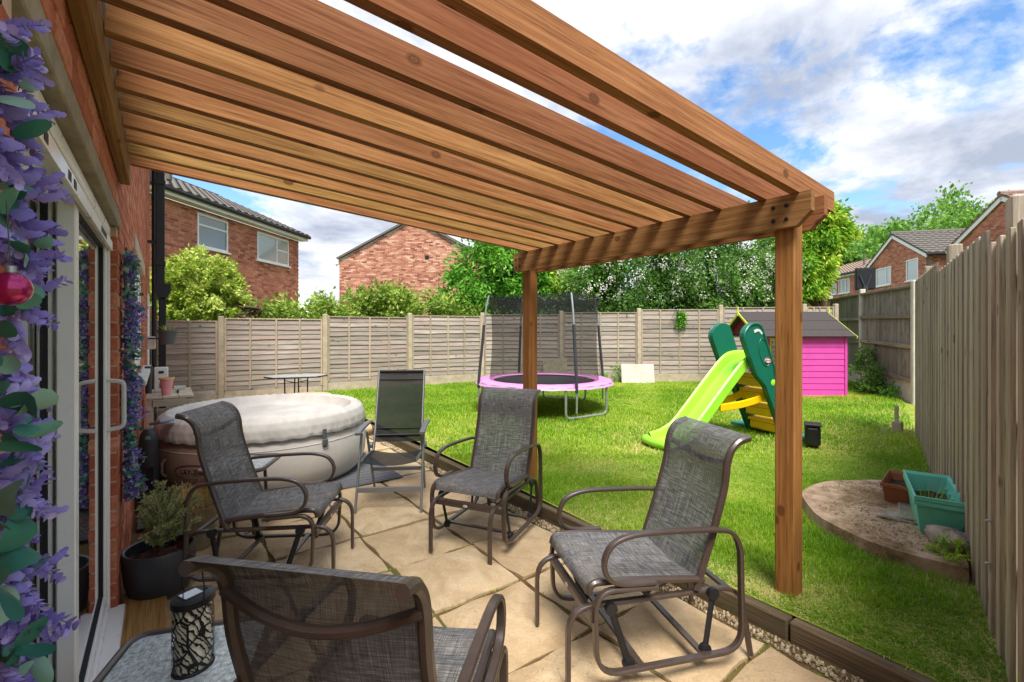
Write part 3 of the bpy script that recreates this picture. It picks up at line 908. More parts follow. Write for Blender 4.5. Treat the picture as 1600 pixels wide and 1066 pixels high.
# ------------------------------------------------------------------ lap panel fence at the back
fence = T('lap_panel_fence', 'weathered grey lap panel fence with concrete posts along the back of the lawn', 'fence', (2.77, 10.4, .2))
FO = Vector((2.77, 10.4, .2))
ftop = [1.66, 1.70, 1.77, 1.83, 1.87, 1.92, 1.98, 2.06, 2.08, 2.08]
fbot = [.26, .28, .36, .40, .42, .40, .40, .42, .44, .44]
for i, (x, y) in enumerate(FENCE_P):
    h = ftop[i] + .07
    mb = MB().box((0, 0, h / 2 - .1), (.1, .1, h + .2), bev=.012)
    O('concrete_post', mb, 'concrete', fence, Vector((x, y, 0)) - FO, math.atan2(-.6, .8) if i > 3 else -.08)
for i in range(len(FENCE_P) - 1):
    (x0, y0), (x1, y1) = FENCE_P[i], FENCE_P[i + 1]
    ln = math.hypot(x1 - x0, y1 - y0) - .11; an = math.atan2(y1 - y0, x1 - x0)
    zt, zb = (ftop[i] + ftop[i + 1]) / 2, (fbot[i] + fbot[i + 1]) / 2
    ctr = Vector(((x0 + x1) / 2, (y0 + y1) / 2, 0)) - FO
    mb = MB().box((0, 0, zt - .012), (ln, .06, .024), bev=.003)
    for sx in (-1, 1): mb.box((sx * (ln / 2 - .018), -.022, (zt + zb) / 2), (.035, .018, zt - zb - .026), bev=.002)
    pan = O('fence_panel', mb, 'lap_batten', fence, ctr, an)
    for bx in (-.25, 0., .25):
        O('batten', MB().box((0, 0, 0), (.036, .02, zt - zb - .03), bev=.003), 'lap_batten', pan, (bx * ln + random.uniform(-.01, .01), -.024, (zt + zb) / 2))
    ns = 14; st = (zt - zb - .024) / ns
    for k in range(ns):
        def bfn(u, v, k=k, ph=random.uniform(0, 6)):
            w = .006 * math.sin(5 * u + ph) + .004 * math.sin(13 * u + ph * 2)
            return ((u - .5) * (ln - .01), -.004 - (.021 if v == 0 else 0), (v - .5) * (st * 1.18) + (w if v == 0 else 0))
        m2 = MB().grid(bfn, 8, 1)
        m2.add([bfn(u / 8, 0) for u in range(9)] + [(p[0], p[1] + .012, p[2] + .001) for p in [bfn(u / 8, 0) for u in range(9)]], [(a, 9 + a, 10 + a, a + 1) for a in range(8)])
        m2.smooth = False
        O('slat', m2, 'lap_wood', pan, (0, .004 * (k % 2), zb + (k + .5) * st + .01))
    O('gravel_board', MB().box((0, .0, zb - .17), (ln, .05, .33), bev=.006), 'concrete', fence, ctr, an)

# ------------------------------------------------------------------ closeboard fence beyond the playhouse
cb = T('closeboard_fence', 'dark weathered closeboard fence with white concrete posts beside the pink playhouse', 'fence', (10.93, 2.43, .2))
CO = Vector((10.93, 2.43, .2))
CP = [(10.93, 2.43), (13.45, 3.98), (15.9, 5.5)]
ct = [2.34, 2.42, 2.45]
for i, (x, y) in enumerate(CP):
    O('concrete_post', MB().box((0, 0, ct[i] / 2 + .03), (.12, .11, ct[i] + .06), bev=.012), 'concrete_white', cb, Vector((x, y, 0)) - CO, .55)
for i in range(2):
    (x0, y0), (x1, y1) = CP[i], CP[i + 1]
    ln = math.hypot(x1 - x0, y1 - y0) - .12; an = math.atan2(y1 - y0, x1 - x0); zt = (ct[i] + ct[i + 1]) / 2 - .02
    ctr = Vector(((x0 + x1) / 2, (y0 + y1) / 2, 0)) - CO
    dz = (ct[i + 1] - ct[i]) / ln
    # rails stand on the garden side, which is local +Y
    for z in (.60, 1.22, 1.78, zt - .03):
        O('rail', MB().box((0, 0, 0), (ln, .05, .07 if z < zt - .1 else .05), bev=.006, ry=-math.atan(dz) * .6), 'dark_rail', cb, ctr + Vector((0, 0, z)) + Vector((-math.sin(an), math.cos(an), 0)) * .045, an)
    nb = int(ln / .1)
    for k in range(nb):
        u = (k + .5) / nb - .5
        O('board', MB().box((0, 0, 0), (.112, .016, zt - .52), bev=.002), 'dark_board', cb, ctr + Vector((math.cos(an) * u * ln, math.sin(an) * u * ln, (zt + .52) / 2 + u * ln * dz * .6)), an + .06)
    O('gravel_board', MB().box((0, 0, .36), (ln, .05, .40), bev=.006), 'concrete_white', cb, ctr, an)

# ------------------------------------------------------------------ near closeboard fence on the right
nf = T('vertical_board_fence', 'tall brown fence of upright boards running along the right edge', 'fence', (2.785, .315, .1))
NO = Vector((2.785, .315, .1)); ND = Vector((.9634, .268, 0)); NA = math.atan2(.268, .9634); NN = Vector((-.268, .9634, 0))
def near_top(s):
    return (1.905 if s < .45 else 1.985 + .01 * (s - .45) if s < 2.75 else 2.09 + .025 * (s - 2.75))
s = -1.1; k = 0
while s < 5.55:
    w = random.uniform(.088, .104); zt = near_top(s) + 0.0
    zb = .06 + .013 * max(0, s * .8) + random.uniform(-.01, .02)
    o = O('board', MB().box((0, 0, (zt + zb) / 2), (w, .019, zt - zb), bev=.003), 'board_wood', nf, ND * s + NN * ((.009 if s < .5 else .003) * (1 if k % 2 else -1)) + Vector((0, 0, -.1)), NA - random.uniform(.02, .04))
    s += w + random.uniform(-.003, .003); k += 1
for ps in (.40, 2.72, 5.0):
    zt = near_top(ps + .1) + .14
    O('post', MB().box((0, 0, zt / 2), (.105, .095, zt), bev=.01), 'board_wood', nf, ND * ps - NN * .10 + Vector((0, 0, -.1)), NA)
for z in (.5, 1.1, 1.7):
    O('rail', MB().box((2.2, 0, z), (6.6, .05, .08), bev=.006), 'dark_rail', nf, -NN * .045 + Vector((0, 0, -.1)), NA)
for s_, z in ((.28, .62), (.29, .42)):
    O('bolt', MB().lathe([(0, .008), (.009, .006), (.011, 0)], 8), 'galv_metal', nf, ND * s_ + NN * .028 + Vector((0, 0, z - .1)))

# ------------------------------------------------------------------ neighbouring houses
def tiled_roof(name, parent, mat, x0, x1, eave, ridge, gauge=.32, wave=.30):
    ey, ez = eave; ry, rz_ = ridge
    ln = math.hypot(ry - ey, rz_ - ez); n = max(2, int(ln / gauge)); m = int((x1 - x0) / wave) * 5
    dy, dz = (ry - ey) / ln, (rz_ - ez) / ln; ny, nz = (-dz, dy) if dy > 0 else (dz, -dy)
    mb = MB()
    for c in range(n):
        rows = []
        for (s_, lift) in ((c * ln / n - .03, -.01), (c * ln / n - .03, .06), ((c + 1) * ln / n, .0)):
            row = []
            for k in range(m + 1):
                x = x0 + (x1 - x0) * k / m
                h = lift + (.024 * math.sin(2 * PI * k / 5) if lift >= 0 else 0) + .012
                row.append((x, ey + dy * s_ + ny * h, ez + dz * s_ + nz * h))
            rows.append(row)
        V = rows[0] + rows[1] + rows[2]
        F = [(r * (m + 1) + k, r * (m + 1) + k + 1, (r + 1) * (m + 1) + k + 1, (r + 1) * (m + 1) + k) for r in (0, 1) for k in range(m)]
        mb.add(V, F if dy > 0 else [f[::-1] for f in F])
    mb.span((x0 - .0, min(ey, ry) * 0 + ry - .09, rz_ - .03), (x1 + .0, ry + .09, rz_ + .07))
    return O(name, mb, mat, parent, kind='stuff')

def window(parent, x0, x1, z0, z1, mull=(), trans=(), pane='glass_far', y=0.):
    """casement window set in a facade whose outside is local -Y"""
    mb = MB(); w = .055
    def bx(a, b, c, d, p=-.03, q=.04): mb.span((a, y + p, c), (b, y + q, d), .004)
    bx(x0, x0 + w, z0, z1); bx(x1 - w, x1, z0, z1); bx(x0 + w, x1 - w, z1 - w, z1); bx(x0 + w, x1 - w, z0, z0 + w)
    for m in mull: bx(m - w / 2, m + w / 2, z0 + w, z1 - w, -.026)
    for (a, b, z) in trans: bx(a, b, z - w / 2, z + w / 2, -.022)
    o = O('window', mb, 'upvc', parent)
    O('pane', MB().span((x0 + w * .5, y + .0, z0 + w * .5), (x1 - w * .5, y + .012, z1 - w * .5)), pane, o)
    O('sill', MB().span((x0 - .05, y - .09, z0 - .05), (x1 + .05, y + .02, z0 - .002)), 'upvc', o)
    return o
def brick_front(parent, x0, x1, z0, z1, ops, mat, gable=None, y=0., depth=.25):
    """mortar wall with every brick proud of it; gable: height as a function of x"""
    mb = MB()
    for a, b, c, d in wall_cells(x0, x1, z0, z1, ops): mb.span((a, y, c), (b, y + depth, d))
    if gable:
        n = 12; xs = [x0 + (x1 - x0) * k / n for k in range(n + 1)]
        mb.prism([(x0, z1)] + [(x1, z1)] + [(x, gable(x) - .02) for x in xs[::-1] if gable(x) - .02 > z1], y, y + depth, 'Y')
    w = O('wall', mb, 'mortar_far', parent)
    bk = MB()
    zt = max(gable(x0 + (x1 - x0) * k / 20) for k in range(21)) if gable else z1
    for (a, b, c, d) in brick_layout(x0, x1, z0, zt, ops, gable):
        yy = y - .010 - random.uniform(0, .003)
        hx = rnd = random.random()
        V = [(a, yy, c), (b, yy, c), (b, yy, d), (a, yy, d), (a, y + .002, c), (b, y + .002, c), (b, y + .002, d), (a, y + .002, d)]
        bk.add(V, [(0, 1, 2, 3), (0, 4, 5, 1), (3, 2, 6, 7), (0, 3, 7, 4), (1, 5, 6, 2)], rnd)
    O('brickwork', bk, mat, w, kind='stuff')
    return w

# left house: long front with eaves
hl = T('house', 'brick house behind the left fence with grey tiled roof and two upstairs windows', 'house', (-2.1, 12.64, 0), math.atan2(.722, .691))
opsL = [(4.11, 5.28, 3.83, 4.76), (6.61, 8.35, 3.83, 4.76)]
brick_front(hl, 1.0, 9.0, .0, 4.88, opsL, 'brick_far')
brick_bk = O('end_wall', MB().span((8.8, .252, 0), (9.0, 7.0, 4.88)), 'mortar_far', hl)
window(hl, 4.11, 5.28, 3.83, 4.76, (), [(4.165, 5.225, 4.45)], 'glass_far')
window(hl, 6.61, 8.35, 3.83, 4.76, (7.66,), [(7.69, 8.295, 4.33)], 'glass_curtain')
O('soffit', MB().span((.9, -.30, 4.885), (9.12, -.015, 4.93)), 'upvc', hl)
O('fascia', MB().span((.9, -.325, 4.885), (9.12, -.303, 5.05)), 'upvc', hl)
O('gutter', MB().tube([(.9, -.385, 5.02), (9.15, -.385, 5.02)], .055, 10), 'black_plastic', hl)
tiled_roof('roof_tiles', hl, 'roof_dark', .9, 9.15, (-.36, 5.05), (3.5, 6.75))
O('roof_vent', MB().box((4.0, .75, 5.78), (.12, .12, .26), bev=.01), 'roof_dark', hl)

# middle house: blank gable wall
hm = T('house', 'blank pale brown brick gable of the house behind the hedge', 'house', (6.94, 23.5, 0), -YAW)
gm = lambda x: 5.0 + (x * .54 if x < 3.6 else (7.2 - x) * .54)
brick_front(hm, 0., 7.2, 1.2, 5.0, [], 'brick_mixed', gm)
for sgn in (0, 1):
    a = math.atan(.54); x = 1.8 if not sgn else 5.4
    O('verge', MB().box((x, -.06, gm(x) + .05), (4.3, .2, .09), ry=-a if not sgn else a), 'roof_dark', hm)
    o = O('roof', MB().box((x, 4.0, gm(x) + .12), (4.3, 7.9, .06), ry=-a if not sgn else a), 'roof_dark', hm)
O('gutter', MB().tube([(-.22, -.1, 4.93), (-.22, 8, 4.93)], .06, 8), 'upvc', hm)
O('soffit', MB().span((-.2, -.14, 4.72), (-.005, .1, 4.98)), 'upvc', hm)
O('rainwater_pipe', MB().tube([(-.2, -.05, 4.9), (-.08, -.05, 4.6), (-.08, -.05, 1.0)], .035, 8), 'upvc', hm)
O('air_vent', MB().span((4.2, -.03, 4.98), (4.4, -.012, 5.16)), 'black_plastic', hm)

# right houses
def gable_house(label, loc, d, wid, eave, peak, mat, roofmat, ops, windows, depth=7.5):
    h = T('house', label, 'house', (loc[0], loc[1], 0), math.atan2(d[1], d[0]))
    k = (peak - eave) / (wid / 2)
    gb = lambda x: eave + k * (x if x < wid / 2 else wid - x)
    brick_front(h, 0., wid, 2.0, eave, ops, mat, gb)
    for w in windows: window(h, *w)
    a = math.atan(k); sl = wid / 2 / math.cos(a)
    for sgn in (0, 1):
        xm = wid / 4 if not sgn else wid * .75
        an = -a if not sgn else a
        ex = -.12 if not sgn else .12
        O('bargeboard', MB().box((xm + ex, -.075, gb(xm) - .05 - .12 * k), (sl + .32, .03, .17), ry=an), 'upvc', h)
        # slope: tile courses run along local Y, so build in a turned frame
        tr = O('roof', MB().box((xm + ex, depth / 2 - .1, gb(xm) + .055 - .12 * k), (sl + .34, depth, .06), ry=an), roofmat, h)
        tm = MB(); n = int((sl + .3) / .3)
        m = int(depth / .3) * 4
        for c in range(n):
            u0 = -(sl + .34) / 2 + c * (sl + .34) / n; u1 = u0 + (sl + .34) / n
            P = []
            for (u, lift) in ((u0, .03), (u0, .075), (u1, .04)):
                for q in range(m + 1):
                    y = -.1 + depth * q / m
                    hh = lift + .018 * math.sin(2 * PI * q / 4) * (1 if lift > .03 else 0)
                    uu = u * math.cos(a); zz = u * math.sin(a)
                    if sgn == 0: P.append((xm + ex + uu - math.sin(a) * hh, y, gb(xm) + .055 - .12 * k + zz + math.cos(a) * hh))
                    else: P.append((xm + ex - uu + math.sin(a) * hh, y, gb(xm) + .055 - .12 * k + zz + math.cos(a) * hh))
            F = [(r * (m + 1) + q, (r + 1) * (m + 1) + q, (r + 1) * (m + 1) + q + 1, r * (m + 1) + q + 1) for r in (0, 1) for q in range(m)]
            tm.add(P, F)
        O('roof_tiles', tm, roofmat, tr, kind='stuff')
    # side wall on the right as seen, and eaves
    sw = brick_side(h, wid, depth, eave, mat)
    O('ridge', MB().tube([(wid / 2, -.15, peak + .1), (wid / 2, depth - .2, peak + .1)], .1, 8), roofmat, h)
    O('gutter', MB().tube([(wid + .3, -.1, eave - .12), (wid + .3, depth, eave - .12)], .06, 8), 'black_plastic', h)
    return h
def brick_side(h, wid, depth, eave, mat):
    w = O('side_wall', MB().span((wid - .25, .255, 2.0), (wid - .012, depth - .3, eave - .05)), 'mortar_far', h)
    bk = MB()
    for (a, b, c, d) in brick_layout(.02, depth - .3, 2.0, eave - .05):
        V = [(wid, a, c), (wid, b, c), (wid, b, d), (wid, a, d), (wid - .013, a, c), (wid - .013, b, c), (wid - .013, b, d), (wid - .013, a, d)]
        bk.add(V, [(0, 1, 2, 3), (0, 4, 5, 1), (3, 2, 6, 7), (0, 3, 7, 4), (1, 5, 6, 2)], random.random())
    O('brickwork', bk, mat, w, kind='stuff')
    return w
gable_house('brick gabled house with two white windows in the middle of the right-hand row', (31.4, 9.0), (-.78, -.63), 5.2, 4.98, 6.25, 'brick_far', 'roof_dark',
            [(.89, 2.37, 3.83, 4.75), (3.72, 4.69, 3.83, 4.83)],
            [(.89, 2.37, 3.83, 4.75, (1.89,), (), 'glass_curtain'), (3.72, 4.69, 3.83, 4.83, (), (), 'glass_curtain')])
gable_house('nearest brick gable at the far right, rising above the board fence', (25.7, 4.53), (-.764, -.645), 5.2, 4.85, 6.2, 'brick_far', 'roof_brown', [], [], 6.0)
hc = T('house', 'long brick house with pinkish brown roof partly behind the golden conifer', 'house', (38.06, 14.05, 0), math.atan2(-.735, -.678))
opsC = [(2.8, 3.99, 3.92, 4.85), (1.92, 2.54, 3.92, 4.6), (.2, 1.4, 3.92, 4.6)]
brick_front(hc, -2.5, 6.05, 1.5, 4.98, opsC, 'brick_far')
window(hc, 2.8, 3.99, 3.92, 4.85, (3.2, 3.6), (), 'glass_far'); window(hc, 1.92, 2.54, 3.92, 4.6, (), (), 'glass_far'); window(hc, .2, 1.4, 3.92, 4.6, (.8,), (), 'glass_far')
O('fascia', MB().span((-2.6, -.32, 4.985), (6.1, -.02, 5.12)), 'upvc', hc)
O('gutter', MB().tube([(-2.6, -.38, 5.1), (6.1, -.38, 5.1)], .06, 8), 'black_plastic', hc)
tiled_roof('roof_tiles', hc, 'roof_pink', -2.6, 6.2, (-.36, 5.14), (3.6, 6.55))
O('soil_vent_pipe', MB().tube([(3.4, 1.2, 5.3), (3.4, 1.2, 6.5)], .05, 8), 'grey_plastic', hc)

# ------------------------------------------------------------------ glider chairs
def make_glider():
    root = T('glider_chair', 'x', 'chair')
    yl, yb, ys = .275, .222, .238
    for sg in (-1, 1):
        # arm, rear upright, bottom rail and front upright are one bent bar
        p = [(.06, .428), (.20, .436), (.272, .468), (.292, .535), (.258, .602), (.18, .632), (.05, .636), (-.24, .618), (-.33, .585), (-.362, .51)]
        path = smoothpath([(x, sg * yl, z) for x, z in p], 4)
        path += fillet([(-.364, sg * yl, .50), (-.372, sg * yl, .075), (.325, sg * yl, .075), (.335, sg * yl, .425), (.05, sg * yl, .405)], [.11, .11, .10], 7)[1:]
        O('arm_frame', MB().bar(path, .032, .018), 'bronze_metal', root)
        path = fillet([(.43, sg * yb, 0), (.43, sg * yb, .335), (-.40, sg * yb, .325), (-.46, sg * yb, 0)], [.11, .11], 7)
        O('leg_frame', MB().bar(path, .030, .018), 'bronze_metal', root)
        for (xa, xb) in ((.25, .17), (-.24, -.20)):
            y = sg * .250
            mb = MB().bar([(xa, y, .325), ((xa + xb) / 2, y, .205), (xb, y, .085)], .014, .03)
            for (x, z) in ((xa, .325), (xb, .085)):
                mb.lathe([(0, -.012), (.026, -.012), (.028, 0), (.026, .012), (0, .012)], 12)
                n = 60
                for i in range(len(mb.v) - n, len(mb.v)):
                    q = mb.v[i]; mb.v[i] = (x + q[0], y + q[2], z + q[1])
            O('swing_link', mb, 'black_plastic', root)
        # seat and back side rails
        O('seat_rail', MB().tube(smoothpath([(.345, sg * ys, .395), (.335, sg * ys, .425), (.29, sg * ys, .437), (.10, sg * ys, .422), (-.20, sg * ys, .388)], 4), .0155, 8), 'bronze_metal', root)
        bp = [(-.165, .345), (-.195, .43), (-.255, .60), (-.305, .765), (-.318, .835), (-.325, .89), (-.345, .945), (-.385, .985), (-.44, 1.0)]
        O('back_rail', MB().tube(smoothpath([(x, sg * ys, z) for x, z in bp], 4), .0165, 8), 'bronze_metal', root)
    def cross(name, a, b, w, t, up): return O(name, MB().bar([a, b], w, t, up), 'bronze_metal', root)
    fs = cross('front_stretcher', (.345, -.27, .31), (.345, .27, .31), .04, .016, (0, 0, 1))
    O('emblem', MB().lathe([(0, .003), (.016, .002), (.018, 0)], 16, sx=1., sy=.55), 'emblem_silver', fs, (.3545, 0, .31)).rotation_euler = (PI / 2, 0, PI / 2)
    cross('stretcher', (.34, -.22, .325), (.34, .22, .325), .032, .016, (1, 0, 0))
    cross('stretcher', (-.34, -.22, .318), (-.34, .22, .318), .032, .016, (1, 0, 0))
    cross('stretcher', (.12, -.27, .078), (.12, .27, .078), .034, .014, (1, 0, 0))
    cross('stretcher', (-.18, -.27, .078), (-.18, .27, .078), .034, .014, (1, 0, 0))
    cross('stretcher', (-.185, -.24, .375), (-.185, .24, .375), .03, .016, (1, 0, 0))
    O('back_bar', MB().tube(smoothpath([(-.335, -.238, .90), (-.36, -.12, .868), (-.37, 0, .855), (-.36, .12, .868), (-.335, .238, .90)], 5), .014, 8), 'bronze_metal', root)
    sp = smoothpath([(.352, 0, .385), (.345, 0, .43), (.30, 0, .446), (.10, 0, .428), (-.195, 0, .392)], 5)
    def seat(u, v):
        f = v * (len(sp) - 1); i = min(int(f), len(sp) - 2); q = sp[i].lerp(sp[i + 1], f - i); y = (u - .5) * .474
        return (q.x, y, q.z - .016 * math.cos(PI * (u - .5)) * min(1, v * 6) + .004)
    O('seat_sling', MB().grid(seat, 10, 20), 'sling', root)
    bq = smoothpath([(x + .008, 0, z + .006) for x, z in [(-.175, .375), (-.195, .43), (-.255, .60), (-.305, .765), (-.318, .835), (-.325, .89), (-.345, .945), (-.385, .985), (-.442, 1.002)]], 4)
    def back(u, v):
        f = v * (len(bq) - 1); i = min(int(f), len(bq) - 2); q = bq[i].lerp(bq[i + 1], f - i); y = (u - .5) * .474
        return (q.x - .016 * math.cos(PI * (u - .5)) * math.sin(PI * min(1, v * 1.15)), y, q.z + (.006 if v > .8 else 0))
    O('back_sling', MB().grid(back, 10, 30), 'sling', root)
    return root
G = make_glider()
GL = [((1.83, 1.455), (-.92, .39), 'brown framed grey sling glider chair nearest the lawn edge at the right, facing left'),
      ((1.93, 2.88), (-.868, -.497), 'brown framed grey sling glider chair beside the far pergola post, facing the camera'),
      ((.56, 3.27), (.85, -.527), 'brown framed grey sling glider chair by the potted shrub in front of the hot tub'),
      ((.52, 1.30), (.735, .68), 'brown framed grey sling glider chair cut off in the foreground, seen from behind')]
for i, (p, d, lab) in enumerate(GL):
    o = G if i == 0 else copy_tree(G)
    o.location = (p[0], p[1], .008); o.rotation_euler = (0, 0, math.atan2(d[1], d[0]))
    tag(o, lab, 'chair', 'glider chairs on the patio')

# ------------------------------------------------------------------ folding recliner
fc = T('folding_chair', 'grey framed folding chair with black mesh seat standing next to the hot tub', 'chair', (1.64, 3.94, .006), math.atan2(-.85, -.53))
for sg in (-1, 1):
    y = sg * .265
    O('front_leg', MB().bar([(.31, y, 0), (.08, y, .60)], .02, .03), 'grey_metal', fc)
    O('rear_leg', MB().bar([(-.31, y - sg * .03, 0), (.03, y - sg * .03, .61)], .02, .03), 'grey_metal', fc)
    O('armrest', MB().bar(smoothpath([(.22, y, .625), (.14, y, .64), (-.15, y, .648), (-.27, y, .64)], 3), .05, .022), 'grey_metal', fc)
    O('back_rail', MB().bar([(-.14, sg * .215, .38), (-.22, sg * .215, .50), (-.44, sg * .215, 1.10)], .022, .034), 'grey_metal', fc)
    O('seat_rail', MB().bar([(.24, sg * .225, .415), (-.16, sg * .225, .385)], .022, .034), 'grey_metal', fc)
    O('hinge', MB().lathe([(0, -.02), (.026, -.02), (.03, 0), (.026, .02), (0, .02)], 12), 'grey_metal', fc, (-.17, sg * .245, .44)).rotation_euler = (PI / 2, 0, 0)
O('front_stretcher', MB().bar([(.245, -.26, .17), (.245, .26, .17)], .045, .018, (0, 0, 1)), 'grey_metal', fc)
O('rear_stretcher', MB().bar([(-.19, -.23, .215), (-.19, .23, .215)], .035, .018, (0, 0, 1)), 'grey_metal', fc)
for (t, w) in ((.985, .03), (.86, .012), (.13, .012), (.03, .026)):
    x, z = -.22 - .22 * t, .50 + .60 * t
    O('back_crossbar', MB().tube([(x + .004, -.21, z), (x + .004, .21, z)], w / 2, 8), 'black_metal', fc)
O('back_sling', MB().grid(lambda u, v: (-.205 - .235 * v - .02 * math.sin(PI * u) * math.sin(PI * v), (u - .5) * .412, .46 + .635 * v), 8, 12), 'black_sling', fc)
O('seat_sling', MB().grid(lambda u, v: (.265 - .42 * v, (u - .5) * .44, .428 - .03 * v - .03 * math.sin(PI * u) - (.03 * (1 - v * 8) if v < .125 else 0)), 8, 12), 'black_sling', fc)

# ------------------------------------------------------------------ small glass side tables
def rrect(hx, hy, r, n=5):
    out = []
    for cx, cy, a0 in ((hx - r, hy - r, 0), (-hx + r, hy - r, 90), (-hx + r, -hy + r, 180), (hx - r, -hy + r, 270)):
        for k in range(n + 1):
            a = R(a0 + 90 * k / n); out.append((cx + math.cos(a) * r, cy + math.sin(a) * r))
    return out
def side_table(loc, rz, h, label):
    t = T('side_table', label, 'table', loc, rz, 'glass topped side tables')
    O('table_rim', MB().tube([(x, y, h) for x, y in rrect(.215, .215, .055)], .0155, 8, closed=True), 'bronze_metal', t)
    O('glass_top', MB().prism(rrect(.208, .208, .05), h - .004, h + .005), 'frosted_glass', t)
    for sx in (-1, 1):
        for sy in (-1, 1):
            O('leg', MB().tube([(sx * .12, sy * .12, h - .012), (sx * .14, sy * .14, 0)], .012, 8), 'bronze_metal', t)
    O('lower_brace', MB().tube([(-.132, -.132, .15), (.132, .132, .15)], .008, 6), 'bronze_metal', t)
    return t
side_table((.045, 1.775, .0), R(-21), .45, 'glass topped side table carrying the lantern in the bottom left corner')
side_table((.47, 4.03, .0), R(-28), .50, 'small glass topped side table behind the glider chair, against the hot tub')

# lantern on the near table
ln_ = T('solar_lantern', 'black leaf-patterned metal solar lantern on the near side table', 'lantern', (.075, 1.755, .4575), R(25))
LH = .205
O('shell', MB().lathe([(.054, .0), (.056, .004), (.058, .1), (.056, LH)], 40, sy=.86), 'lantern_lace', ln_)
O('liner', MB().lathe([(.0, .003), (.048, .003), (.050, LH - .004)], 32, sy=.86), 'cream', ln_)
mb = MB().lathe([(.058, -.002), (.061, .0), (.061, .018), (.05, .024), (.0, .024)], 36, c=(0, 0, LH - .004), sy=.86)
lid = O('lid', mb, 'black_metal', ln_)
O('solar_panel', MB().box((-.008, 0, LH + .0225), (.052, .042, .004), bev=.001), 'solar', lid)
O('switch', MB().lathe([(.006, 0), (.006, .004), (0, .005)], 12, c=(.037, 0, LH + .019)), 'black_plastic', lid)
O('base_ring', MB().lathe([(.0, -.004), (.057, -.004), (.059, .003), (.055, .008)], 36, sy=.86), 'black_metal', ln_)
O('handle', MB().tube(smoothpath([(0, -.052, LH + .005), (0, -.058, LH + .06), (0, -.03, LH + .13), (0, .03, LH + .13), (0, .058, LH + .06), (0, .052, LH + .005)], 6), .0022, 6), 'black_metal', ln_)

# ------------------------------------------------------------------ hot tub
TC = Vector((.90, 5.53, .012))
tub = T('hot_tub', 'round inflatable hot tub, pale grey with brown end, under a pale cover', 'hot tub', TC)
prof = [(.80, .0), (.88, .012), (.935, .07), (.975, .18), (.985, .30), (.975, .42), (.95, .52), (.90, .60), (.84, .645)]
A0, A1 = R(170), R(242)
O('tub_wall', MB().lathe(prof, 64, a0=A1, a1=A0 + 2 * PI), 'tub_light', tub)
O('brown_tub_wall', MB().lathe([(r + .001, z) for r, z in prof], 24, a0=A0, a1=A1), 'tub_brown', tub)
def cover_fn(u, v):
    a = u * 2 * PI
    # v 0: hem, .25 shoulder, .5 crown of the rim tube, .7 inner edge, 1 centre
    rp = [(0, .972, .50), (.08, .978, .535), (.2, .968, .60), (.32, .94, .665), (.42, .885, .70), (.52, .825, .685), (.58, .795, .62), (.64, .77, .58), (1., .0, .565)]
    for (a0, r0, z0), (a1, r1, z1) in zip(rp, rp[1:]):
        if v <= a1:
            t = (v - a0) / (a1 - a0); r, z = r0 + (r1 - r0) * t, z0 + (z1 - z0) * t; break
    edge = max(0, 1 - abs(v - .10) / .14); rim = max(0, 1 - abs(v - .42) / .2); flat = max(0, min(1, (v - .62) / .1))
    w0 = a * 1.0
    w = 1.2 - 2.4 * abs(math.sin(a * 27 + 1.3 * math.sin(a * 5) + 2 * v)) ** .5 + .5 * math.sin(a * 43 + 2 * math.sin(a * 5)) + .8 * math.sin(a * 79 + 3 * math.sin(a * 7) + v * 20)
    r += edge * .003 * w + rim * .0025 * w
    z += edge * .010 * math.sin(a * 37 + 2 * math.sin(a * 3)) * (1 if v < .06 else .3) + rim * .0022 * w
    x, y = math.cos(a) * r, math.sin(a) * r
    z += flat * (.005 * math.sin(7 * x + 5 * y + math.sin(9 * y)) + .010 * (1 - abs(math.sin(6 * y - 3 * x + 2 * math.sin(4 * x))) ** .4) + .006 * (1 - abs(math.sin(9 * x + 5 * y)) ** .4))
    return (x, y, z)
O('cover', MB().grid(cover_fn, 420, 48), 'cover', tub)
for deg in (-71, 195, 60):
    a = R(deg); m2 = MB()
    c, s_ = math.cos(a), math.sin(a)
    m2.box((c * .988, s_ * .988, .47), (.008, .04, .17), rz=a, bev=.002)
    m2.box((c * .994, s_ * .994, .43), (.018, .055, .06), rz=a, bev=.004)
    O('buckle', m2, 'grey_plastic', tub)
for zz, rr_ in ((.425, .9755),):
    O('weld_seam', MB().tube([(math.cos(q_) * rr_, math.sin(q_) * rr_, zz) for q_ in [2 * PI * k / 72 for k in range(72)]], .004, 5, closed=True), 'tub_light', tub)
O('cover_hem', MB().tube([(math.cos(q_) * .979, math.sin(q_) * .979, .505 + .006 * math.sin(q_ * 37 + 2 * math.sin(q_ * 3))) for q_ in [2 * PI * k / 180 for k in range(180)]], .006, 5, closed=True), 'grey_plastic', tub)
def on_tub(me, deg, zc):
    """bend flat lettering round the wall; local x runs round, y up"""
    for v in me.vertices:
        a = R(deg) + v.co.x / .985; r = .988 + v.co.z
        z = zc + v.co.y; v.co = (math.cos(a) * r, math.sin(a) * r, z)
    me.update(); return me
LOGO = 226
link('lettering', on_tub(text_mesh('LAY-Z-SPA', .062, .001), LOGO, .27), 'ink', tub)
mb = MB().tube([(math.cos(a) * .205, math.sin(a) * .06, 0) for a in [2 * PI * k / 40 for k in range(40)]], .003, 5, closed=True)
link('logo_oval', on_tub(mb.mesh('logo_oval'), LOGO, .272), 'ink', tub)
O('handle', MB().tube([(math.cos(R(207)) * .99, math.sin(R(207)) * .99, .36), (math.cos(R(207)) * 1.02, math.sin(R(207)) * 1.02, .33), (math.cos(R(207)) * 1.02, math.sin(R(207)) * 1.02, .24), (math.cos(R(207)) * .99, math.sin(R(207)) * .99, .21)], .012, 7), 'tub_brown', tub)
pump = T('tub_pump', 'dark brown hot tub pump squeezed between the tub and the brick wall', 'pump', (-.10, 5.0, 0))
